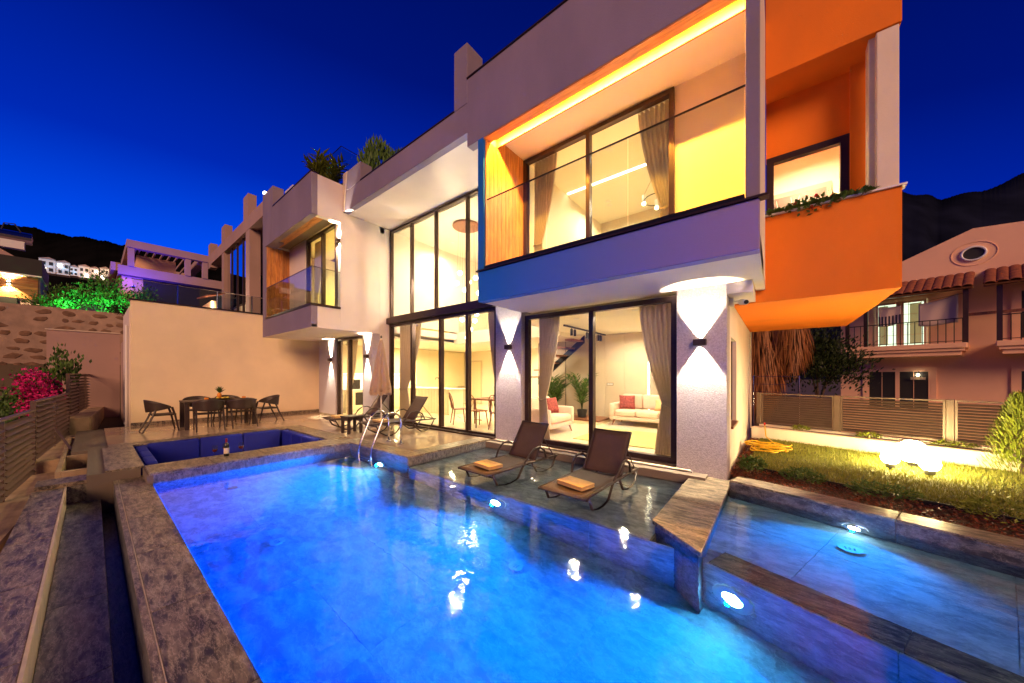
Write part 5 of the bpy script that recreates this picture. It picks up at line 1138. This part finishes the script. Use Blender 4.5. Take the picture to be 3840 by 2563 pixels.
def awning(a, b):
    r0 = hb('awning', BU(a), BU(b), VB - .1, VB + .02, BZ(3.99), BZ(4.06), 'darkwood')
    n = int((BU(b) - BU(a)) / .225); dx = (BU(b) - BU(a)) / n; vb0, vb1 = VB - .2, VH; za, zb = BZ(4.05), HZ(4.44); t0 = None
    Ln = math.hypot(vb1 - vb0, zb - za); sl = math.atan2(zb - za, vb1 - vb0); rows = 4; L_ = Ln / rows
    for i in range(n):
        for j in range(rows):
            mb = MB(); N = 6; w_ = dx * .56
            rg_ = [[(w_ * (1 - .08 * e) * math.cos(math.pi * k / N), e * L_ * 1.12, w_ * .55 * (1 - .08 * e) * math.sin(math.pi * k / N)) for k in range(N + 1)] for e in (0, 1)]
            rg_ += [[(x * .82, y, z * .8) for x, y, z in q] for q in rg_]; vs = [v for q in rg_ for v in q]; K = N + 1
            fs = [(k, k + 1, K + k + 1, K + k) for k in range(N)] + [(2 * K + k, 3 * K + k, 3 * K + k + 1, 2 * K + k + 1) for k in range(N)] + [(k, 2 * K + k, 2 * K + k + 1, k + 1) for k in range(N)]
            mb.add(vs, fs); X = XG @ Matrix.Translation((BU(a) + dx * (i + .5), vb0 + (vb1 - vb0) * j / rows, za + (zb - za) * j / rows + .01 * (rows - j) * 0)) @ Matrix.Rotation(sl, 4, 'X')
            mk('roof_tile', mb, 'rtile', r0, xf=X, smooth=True)
    X = XG @ Matrix.Translation(((BU(a) + BU(b)) / 2, vb0, za - .05)) @ Matrix.Rotation(sl, 4, 'X'); mk('boarding', MB().box(-(BU(b) - BU(a)) / 2, (BU(b) - BU(a)) / 2, 0, Ln, -.02, .02), 'darkwood', r0, xf=X)
awning(-1.85, .99); awning(1.17, 3.4)
hb('beam', BU(.84), BU(3.2), VB + .3, VB + .42, BZ(3.22), BZ(3.30), 'darkwood')
# laundry on the balcony
def cloth(name, a, b, z0, z1, mt, label, sag=.06, stripes=False):
    o = thing(name, G(BU((a + b) / 2), VB + .3, BZ(z0)), label, 'laundry'); f = lambda u, t: (BU(a + (b - a) * u), VB + .3 + .02 * math.sin(u * 9 + t * 3), BZ(z1 + (.10 if name == 'bed_sheet' else 0) * (u - .5) * 2 - sag * math.sin(math.pi * u) * (1 - t)) * (1 - t) + BZ(z0 - .03 * math.sin(u * 5)) * t)
    mk('sheet', MB().grid(f, 18, 12), mt, o, xf=XG, smooth=True, thick=.008)
    if stripes:
        for k in range(7):
            w_ = (b - a) / 13; mk('stripe', MB().grid(lambda u, t: tuple(Vector(f((2 * k + u) / 13, .48 + .5 * t)) + Vector((0, -.012, 0))), 3, 6), 'navy', o, xf=XG)
cloth('striped_towel', -.93, -.42, 3.12, 3.76, 'cloth', 'beach towel with dark stripes drying on the balcony rail', .02, True)
cloth('bed_sheet', -.05, .72, 3.02, 3.84, 'cloth', 'plain pale sheet drying on the balcony line')
o = thing('clothes_line', G(BU(-.2), VB + .3, BZ(3.8)), 'thin clothes line strung under the tiled awning', 'line'); mk('cord', MB().tube([(BU(-1.6), VB + .3, BZ(3.8)), (BU(-.2), VB + .3, BZ(3.76)), (BU(.84), VB + .3, BZ(3.92))], .006, 4), 'black', o, xf=XG)
# lamp reflection in the lower window, built as a glowing bulb before the glass
o = thing('lamp_reflection', G(HU(-.05), VH - .06, HZ(1.42)), 'bright lamp reflection at the lower window of the gabled house, built as a bulb', 'lamp')
mk('bulb', MB().sphere((HU(-.03), VH - .10, HZ(1.45)), .045, 10, 8), 'bulb', o, xf=XG); mk('shade', MB().box(HU(-.18), HU(.12), VH - .12, VH - .06, HZ(1.30), HZ(1.38)), 'sheer', o, xf=XG)
# palm with a skirt of dry fronds, round tree and mesh fence in the gap
o = thing('palm_tree', G(-4.1, 12.5, -1.2), 'palm with a long skirt of dry orange fronds beside the villa', 'palm'); mb = MB(); r_ = random.Random(12); c = G(-4.0, 12.5, 0)
for cu, sc_, nn_ in ((0, 1.0, 4200), (1.0, .62, 1500)):
    for i in range(nn_):
        a = r_.uniform(0, 6.28); t = r_.random(); rr = (.25 + .85 * math.sin(min(1, t * 1.05) * math.pi) ** .7 * .8) * sc_ * r_.uniform(.65, 1); z = 3.9 - t * (3.6 if cu == 0 else 2.0)
        mb.leaf((c.x + cu * .95 + rr * math.cos(a), c.y - cu * .3 + rr * math.sin(a), z), (math.cos(a) * .25, math.sin(a) * .25, -1), (math.cos(a), math.sin(a), 0), r_.uniform(.35, .85), .028)
mk('crown', mb, 'thatch', o); mk('trunk', MB().tube([(c.x, c.y, -1.2), (c.x, c.y, 4.2)], .22, 10), 'bark', o)
bush('round_tree', tuple(G(-2.55, 14, .25)), (1.15, 1.0, 1.42), 4200, .16, .07, 'leafd', 'dark round-crowned tree between the palm and the gabled house', 'tree', 51, clump=46, stemh=1.5)
o = thing('mesh_fence', G(-2.6, 9.6, 0), 'thin wire fence in front of the palm', 'fence')
for u in (-3.2, -2.0): mk('post', MB().tube([(u, 9.8, -1.2), (u, 9.8, 1.42)], .02, 6), 'steel', o, xf=XG)
for z in (.9, 1.15, 1.4): mk('wire', MB().tube([(-4.2, 9.8, z), (-2.0, 9.8, z)], .006, 4), 'steel', o, xf=XG)

# ------------------------------------------------------------ fence side: louvre fence, concrete footing, tank
FD = Vector((-4.0, .27, 0)).normalized()
def FP(x): return Vector((x, -.66 + (-10.5 - x) * .0675, 0))
ff = thing('louvre_fence', (-10.5, -.66, -.3), 'stepped taupe louvre fence along the planted bank', 'fence')
for (xa, xb, z0, z1, np_) in ((-6.6, -10.42, -.31, .80, 2), (-10.5, -14.42, -.10, .95, 2), (-14.5, -20.0, .33, 1.46, 3)):
    for k in range(np_ + 1):
        x = xa + (xb - xa) * k / np_; p = FP(x); bx('post', p.x - .03, p.x + .03, p.y - .03, p.y + .03, z0 - .02, z1, 'slat', ff)
    pa, pb = FP(xa), FP(xb); L_ = (pb - pa).length; X0 = Matrix.Translation(pa) @ Matrix.Rotation(math.atan2(pb.y - pa.y, pb.x - pa.x), 4, 'Z')
    mk('top_rail', MB().box(0, L_, -.035, .035, z1, z1 + .03), 'slat', ff, xf=X0)
    n = int((z1 - z0) / .094)
    for q in range(np_):
        for k in range(n): mk('slat', MB().box(q * L_ / np_ + .03, (q + 1) * L_ / np_ - .03, -.056, .056, -.005, .005), 'slat', ff, xf=X0 @ Matrix.Translation((0, 0, z0 + .06 + k * .094)) @ Matrix.Rotation(R(32), 4, 'X'))
mk('brace', MB().tube([tuple(FP(-12.4) + Vector((0, .02, .32))), tuple(FP(-11.6) + Vector((.3, .34, -.12)))], .022, 6), 'slat', ff)
mk('bank', MB().prism([(-6, -.52), (-8.2, -.52), (-15.6, .60), (-21, .60), (-21, -14), (-6, -14)], -1.15, -.62), 'ground', kind='structure')
ft = thing('fence_footing', (-10.5, -.6, -.6), 'rough stepped concrete footing under the louvre fence', 'footing')
for xa, xb, zt, w_ in ((-6.4, -10.48, -.34, .33), (-10.5, -14.45, -.12, .34), (-14.47, -20, .31, .36)):
    a, b = FP(xa), FP(xb); mk('step', MB().prism([(a.x, a.y - .1), (a.x, a.y + w_), (b.x, b.y + w_), (b.x, b.y - .1)], -1.1, zt), 'concrete', ft, bev=.015)
tk = thing('balance_tank', (-11, -.1, -.6), 'open concrete overflow tank at the end of the pool edge', 'tank')
for a in ((-13.4, -8.75, -.36, -.30), (-13.4, -8.75, .12, .18), (-13.4, -13.34, -.30, .12), (-8.81, -8.75, -.30, .12), (-10.4, -10.34, -.30, .12)): bx('wall', *a, -1.1, -.06 if a[2] < 0 else -.03, 'concrete', tk, .006)
bx('floor', -13.34, -8.81, -.30, .12, -1.1, -.55, 'concrete', tk)
# planting behind the louvre fence
def boug(loc, rad, n, seed, label):
    o = bush('bougainvillea', loc, rad, n // 2, .09, .05, 'leaf', label, 'shrub', seed, up=.4, clump=14)
    mb = MB(); r_ = random.Random(seed + 1); c = Vector(loc)
    cs = [Vector((r_.uniform(-1, 1) * rad[0], r_.uniform(-.6, 1.0) * rad[1], r_.uniform(.15, 1.75) * rad[2])) for _ in range(26)]
    for i in range(n):
        p = c + r_.choice(cs) + Vector((r_.gauss(0, .11), r_.gauss(0, .09), r_.gauss(0, .09))); mb.leaf(p, (r_.uniform(-1, 1), r_.uniform(-1, 1), r_.uniform(-.6, 1)), (r_.uniform(-1, 1), r_.uniform(-1, 1), .3), .07, .06)
    mk('blossom', mb, 'pink', o)
boug((-14.9, -.92, .35), (.95, .30, .62), 2400, 60, 'magenta bougainvillea spilling over the louvre fence')
bush('climber', (-15.9, -.55, .6), (.55, .3, .85), 520, .13, .07, 'leaf', 'tall leafy climber shoots behind the bougainvillea', 'shrub', 62, up=1.4, clump=9)
bush('citrus_bush', (-13.0, -1.35, -.3), (.6, .35, .75), 800, .10, .055, 'leaf', 'round green bush behind the lower fence panels', 'shrub', 63, clump=14)
# walls and house up the slope
SW = thing('stone_wall', (-24.4, -2, 0), 'rubble stone retaining wall up the slope behind the fence', 'wall')
bx('mortar', -24.8, -24.0, -9, 1.9, -.3, 4.32, 'mortar', SW)
rs = random.Random(31); y = -7.6; protos = []
for k in range(6):
    mb = MB(); N = 9; ring = [(rs.uniform(.75, 1.1) * math.cos(2 * math.pi * i / N), rs.uniform(.7, 1.1) * math.sin(2 * math.pi * i / N)) for i in range(N)]
    vs = [(0, a, b) for a, b in ring] + [(.55, a * .75, b * .75) for a, b in ring] + [(.7, 0, 0)]
    mb.add(vs, [(i, (i + 1) % N, (i + 1) % N + N, i + N) for i in range(N)] + [(i + N, (i + 1) % N + N, 2 * N) for i in range(N)]); protos.append(mb)
pm = []
for row in range(10):
    y = -4.2 + rs.uniform(0, .3)
    while y < 1.75:
        sy, sz = rs.uniform(.10, .34), rs.uniform(.07, .145)
        if rs.random() < .9:
            o = bpy.data.objects.new('stone', None if not pm else rs.choice(pm))
            if len(pm) < 6:
                bpy.data.objects.remove(o); o = mk('stone', protos[len(pm)], 'stone', SW); o.data.transform(Matrix.Translation(SW.location)); pm.append(o.data)
            else: C.objects.link(o); o.parent = SW
            o.location = Vector((-24.02, y, 1.25 + row * .315 + rs.uniform(-.04, .04))) - SW.location; o.scale = (.07, sy, sz); o.rotation_euler = (rs.uniform(-.25, .25), 0, 0)
        y += sy * 2 + rs.uniform(.03, .12)
PW = thing('garden_retaining_wall', (-19, 0, 0), 'plain pinkish rendered wall behind the bougainvillea', 'wall')
bx('render', -19.3, -19.0, -.94, .64, -.6, 2.96, 'nwall', PW); bx('capping', -19.34, -18.97, -.97, .64, 2.96, 3.0, 'trim', PW)
bx('render_return', -19.0, -17.4, .66, .86, -.6, 2.6, 'nwall', PW)
NH = thing('timber_house', (-32, -4, 4), 'timber-clad house with glowing wall lamp above the stone wall', 'house')
bx('upper_storey', -34, -30.05, -12, -1.68, 4.2, 7.4, 'nwall', NH); bx('roof_edge', -34, -29.8, -12.2, -1.6, 6.55, 7.38, 'dark', NH); bx('string_course', -34, -29.78, -12, -1.62, 6.48, 6.548, 'gwhite', NH)
for i in range(9): bx('board', -30.05, -30.0, -6, -1.74, 5.34 + i * .127, 5.455 + i * .127, 'cladl', NH)
bx('opening_beam', -30.3, -29.95, -6, -2.35, 5.0, 5.33, 'dark', NH); bx('opening_post', -30.3, -29.95, -2.7, -2.3, 4.0, 5.0, 'dark', NH); bx('porch_back', -31.5, -31.4, -6, -2.3, 4.0, 5.0, 'cladl', NH)
mb = MB().add([(-33, -12, 7.4), (-30.5, -12, 7.4), (-30.5, -2.3, 7.4), (-33, -2.3, 7.4), (-33, -12, 9.0), (-30.5, -12, 8.9), (-30.6, -3.6, 8.35), (-33, -3.4, 8.4)], [(0, 1, 5, 4), (1, 2, 6, 5), (2, 3, 7, 6), (4, 5, 6, 7)]); mk('attic', mb, 'nwall', NH)
o = thing('roof_tank', (-30.8, -2.5, 8.2), 'solar tank and dish on the timber house roof', 'water tank')
mk('tank', MB().lathe([(.02, -.6), (.3, -.58), (.3, .58), (.02, .6)], (-31, -2.55, 8.62), 14, 'y'), 'steel', o); mk('support', MB().box(-31.2, -30.8, -2.9, -2.2, 8.0, 8.4), 'gwhite', o)
mk('pipe', MB().tube([(-31, -2.9, 8.8), (-31, -2.8, 9.25), (-31, -2.5, 9.3), (-31, -2.3, 8.9)], .03, 6), 'dark', o)
o = thing('facade_lamp', (-29.95, -2.58, 6.5), 'up-and-down lamp glowing on the timber house', 'wall lamp'); bx('housing', -30.0, -29.86, -2.66, -2.5, 6.0, 6.09, 'dark', o)
for s in (1, -1):
    mk('lens', MB().sphere((-29.93, -2.58, 6.045 + s * .06), .05, 10, 6), 'bulb', o); light('SPOT', 'facade_light', (-29.86, -2.58, 6.045 + s * .07), 260, (1, .72, .35), o, aim=(-.15, 0, s), size=.03, cone=110, blend=.5)
# green-lit trees
for i, (x, y, z, rd, n) in enumerate(((-27.0, -.95, 4.0, (.8, .8, .8), 1500), (-27.2, .30, 4.0, (1.2, .9, 1.25), 2600), (-27.0, 1.5, 3.8, (1.0, .9, 1.2), 1900))):
    bush('olive_tree', (x, y, z), rd, n, .15, .07, 'leaf', ('low tree lit green beside the timber house', 'broad tree lit green from below, above the stone wall', 'tree lit green behind the terrace wall corner')[i], 'tree', 70 + i, clump=26, stemh=rd[2])
for i, (y, l) in enumerate(((-.75, 'green garden spotlight below the low tree'), (.45, 'green garden spotlight below the broad tree'), (1.3, 'green garden spotlight near the terrace wall corner'))):
    o = thing('garden_spotlight', (-25.6, y, 4.33), l, 'spotlight'); mk('housing', MB().lathe([(.04, 0), (.06, .1)], (-25.6, y, 4.33), 10), 'dark', o)
    light('SPOT', 'garden_spotlight_light', (-25.6, y, 4.48), 120, (.06, 1, .25), o, aim=(-1, .05, .42), size=.04, cone=95, blend=.6)
bush('wall_top_bush', (-24.2, .95, 4.1), (.55, .5, .32), 420, .14, .06, 'leafd', 'dark bush hanging over the stone wall', 'shrub', 75)
# next villa along the slope
NV = thing('next_villa', (-19, 5, 3.6), 'neighbouring modern villa with sloping blue-reflecting glazing above the terrace wall', 'house')
Yn = 4.2; kx = 1.05; nz = lambda z: 1.45 + (z - 1.45) * kx
def nb(n, x0, x1, y0, y1, z0, z1, mt, par=None): return bx(n, x0 * kx, x1 * kx, y0, y1, nz(z0), nz(z1), mt, par or NV)
nb('terrace', -32, -14.6, .95, 9, 2.6, 3.45, 'nwall'); nb('back_wall', -24, -14.6, 9, 9.3, 3.45, 9, 'nwall')
nb('roof_beam', -24.5, -14.8, Yn, Yn + .3, 7.45, 8.0, 'nwall'); nb('roof', -24.5, -14.8, Yn + .3, 9, 7.5, 7.8, 'nwall')
nb('raised_end', -17.75, -17.05, Yn - .002, Yn + .3, 8.0, 8.95, 'nwall'); nb('raised_end', -21.6, -20.9, Yn - .002, Yn + .3, 8.0, 8.75, 'nwall'); nb('raised_end', -24.6, -24.0, Yn - .002, Yn + .3, 7.3, 8.6, 'nwall')
nb('column', -17.45, -16.9, Yn + .01, Yn + .4, 3.45, 7.45, 'nwall'); nb('column', -21.6, -21.15, Yn + .01, Yn + .4, 3.45, 7.45, 'nwall')
for i in range(4):
    a = -21.1 + i * .93; g_ = nb('glazing', a, a + .90, Yn + .14, Yn + .16, 4.6, 7.44, 'mirror'); nb('backing', a, a + .90, Yn + .2, Yn + .22, 4.6, 7.44, 'dark', g_)
    nb('mullion', a + .90, a + .93, Yn + .1, Yn + .2, 3.45, 7.44, 'frame', g_)
nb('dark_room', -16.9, -14.8, Yn + .5, Yn + .6, 3.45, 7.45, 'dark'); nb('low_wall', -20.9, -17.5, Yn + .2, Yn + .3, 3.45, 4.55, 'sheer')
o = thing('entrance_canopy', (-20.3, 3.2, 3.6), 'lit doorway with orange tiled canopy on the neighbouring terrace', 'canopy')
mk('tiles', MB().add([(-21.6, 3.1, 5.12), (-19.3, 3.1, 4.92), (-19.3, 3.7, 5.12), (-21.6, 3.7, 5.32), (-21.6, 3.1, 5.06), (-19.3, 3.1, 4.86), (-19.3, 3.7, 5.06), (-21.6, 3.7, 5.26)], [(0, 1, 2, 3), (4, 7, 6, 5), (0, 4, 5, 1), (1, 5, 6, 2), (2, 6, 7, 3), (3, 7, 4, 0)]), 'rtile', o)
bx('wall', -21.8, -19.6, 3.3, 3.5, 3.3, 4.75, 'hwall', o); bx('light_tube', -19.55, -19.5, 3.28, 3.33, 3.6, 4.7, 'ledw', o)
light('POINT', 'doorway_light', (-19.4, 3.1, 4.5), 40, (1, .75, .5), o, size=.1)
o = thing('terrace_glass_rail', (-15.2, 1.3, 3.6), 'glass railing on top of the tall terrace wall', 'balustrade')
for i in range(4): bx('glass_panel', -14.78, -14.77, .74 + i * .95, 1.66 + i * .95, 3.62, 4.25 , 'glass2', o); bx('post', -14.80, -14.76, 1.66 + i * .95, 1.69 + i * .95, 3.62, 4.27, 'steel', o)
mk('handrail', MB().tube([(-14.775, .72, 4.27), (-14.775, 4.5, 4.27)], .012, 6), 'steel', o)
# pergola villa, purple lit
PV = thing('pergola_villa', (-47, 4, 6), 'distant villa with open roof frame lit purple and blue', 'house')
def pb(n, x0, x1, y0, y1, z0, z1, mt='nwall'): return bx(n, x0, x1, y0, y1, z0, z1, mt, PV)
pb('lower_storey', -56, -45.4, 1.6, 11, 4, 10.3, 'nwall'); pb('slab', -56, -44.9, 1.4, 11, 10.3, 11.1); pb('dark_front', -45.39, -45.3, 2.2, 9, 8.2, 10.2, 'dark')
pb('roof_beam', -45.3, -44.7, 1.9, 7.3, 12.75, 13.4); pb('roof_beam', -55, -54.4, 1.9, 7.3, 12.75, 13.4); pb('roof_beam', -54.4, -45.3, 1.9, 2.5, 12.75, 13.4); pb('roof_beam', -54.4, -45.3, 6.7, 7.3, 12.75, 13.4)
for y in (1.95, 5.6, 6.85): pb('column', -45.25, -44.8, y, y + .4, 11.1, 12.75)
for i in range(8): pb('rafter', -54.4, -45.3, 2.7 + i * .5, 2.8 + i * .5, 12.95, 13.15)
pb('roof_room', -50, -47, 2.6, 5.2, 11.1, 12.7, 'hwall'); pb('blue_panel', -45.38, -45.28, 1.65, 2.9, 6.5, 10.25, 'hwall'); pb('outer_frame', -58, -45.2, 1.0, 1.55, 10.6, 11.3)
o = thing('violet_floodlight', (-43.2, 2.2, 9), 'violet floodlight washing the distant pergola villa', 'floodlight'); mk('housing', MB().box(-43.3, -43.1, 2.1, 2.3, 8.9, 9.1), 'dark', o)
light('SPOT', 'violet_light', (-43.0, 2.2, 9.1), 380, (.06, .03, 1), o, aim=(-1, .25, .9), size=.1, cone=130, blend=.8)
# houses far up the hillside
hs = [(-8.6, 28.3, 2.6, 3.6, 'blue'), (-5.9, 28.3, 2.2, 3.4, 'blue'), (-3.9, 28.5, 1.6, 2.4, 'blue'), (-2.3, 28.3, 1.9, 3.2, 'warm'), (-.3, 28.6, 1.5, 2.8, 'warm'), (1.4, 28.3, 1.7, 3.5, 'warm'), (3.6, 30.0, 1.9, 2.2, 'green'), (5.7, 29.0, 2.3, 2.9, 'warm')]
for i, (y, z, w_, h, k) in enumerate(hs):
    o = thing('hill_house', (-150, y, z), ('small blue-lit house on the far hillside, next to the timber house', 'second blue-lit house on the far hillside', 'lowest blue-lit house on the far hillside', 'pale house with warm windows in the middle of the far hillside', 'narrow pale house with warm windows on the far hillside', 'gabled warm-lit house on the far hillside', 'open-framed house with green lamp on the far hillside', 'warm-lit house on the far hillside beside the purple villa')[i], 'house', 'houses on the far hillside')
    bx('wall', -153, -150, y, y + w_, z, z + h, 'gwhite', o)
    mk('roof', MB().add([(-153.2, y - .1, z + h), (-149.8, y - .1, z + h), (-149.8, y + w_ * .6, z + h + .5), (-153.2, y + w_ * .6, z + h + .5), (-149.8, y + w_ + .1, z + h), (-153.2, y + w_ + .1, z + h)], [(0, 1, 2, 3), (3, 2, 4, 5), (1, 4, 2), (0, 3, 5)]), 'nwall', o)
    for a in range(2):
        for b in range(2): bx('window', -149.99, -149.95, y + w_ * (.15 + .45 * a), y + w_ * (.4 + .45 * a), z + h * (.12 + .45 * b), z + h * (.36 + .45 * b), 'bulb' if (i * 3 + a + b * 2) % 5 == 0 else 'dark', o)
    light('POINT', 'house_light', (-148.0, y + w_ / 2, z + h * .6), 30 if k != 'blue' else 26, {'blue': (.12, .55, 1), 'warm': (1, .62, .38), 'green': (.6, 1, .6)}[k], o, size=.2)
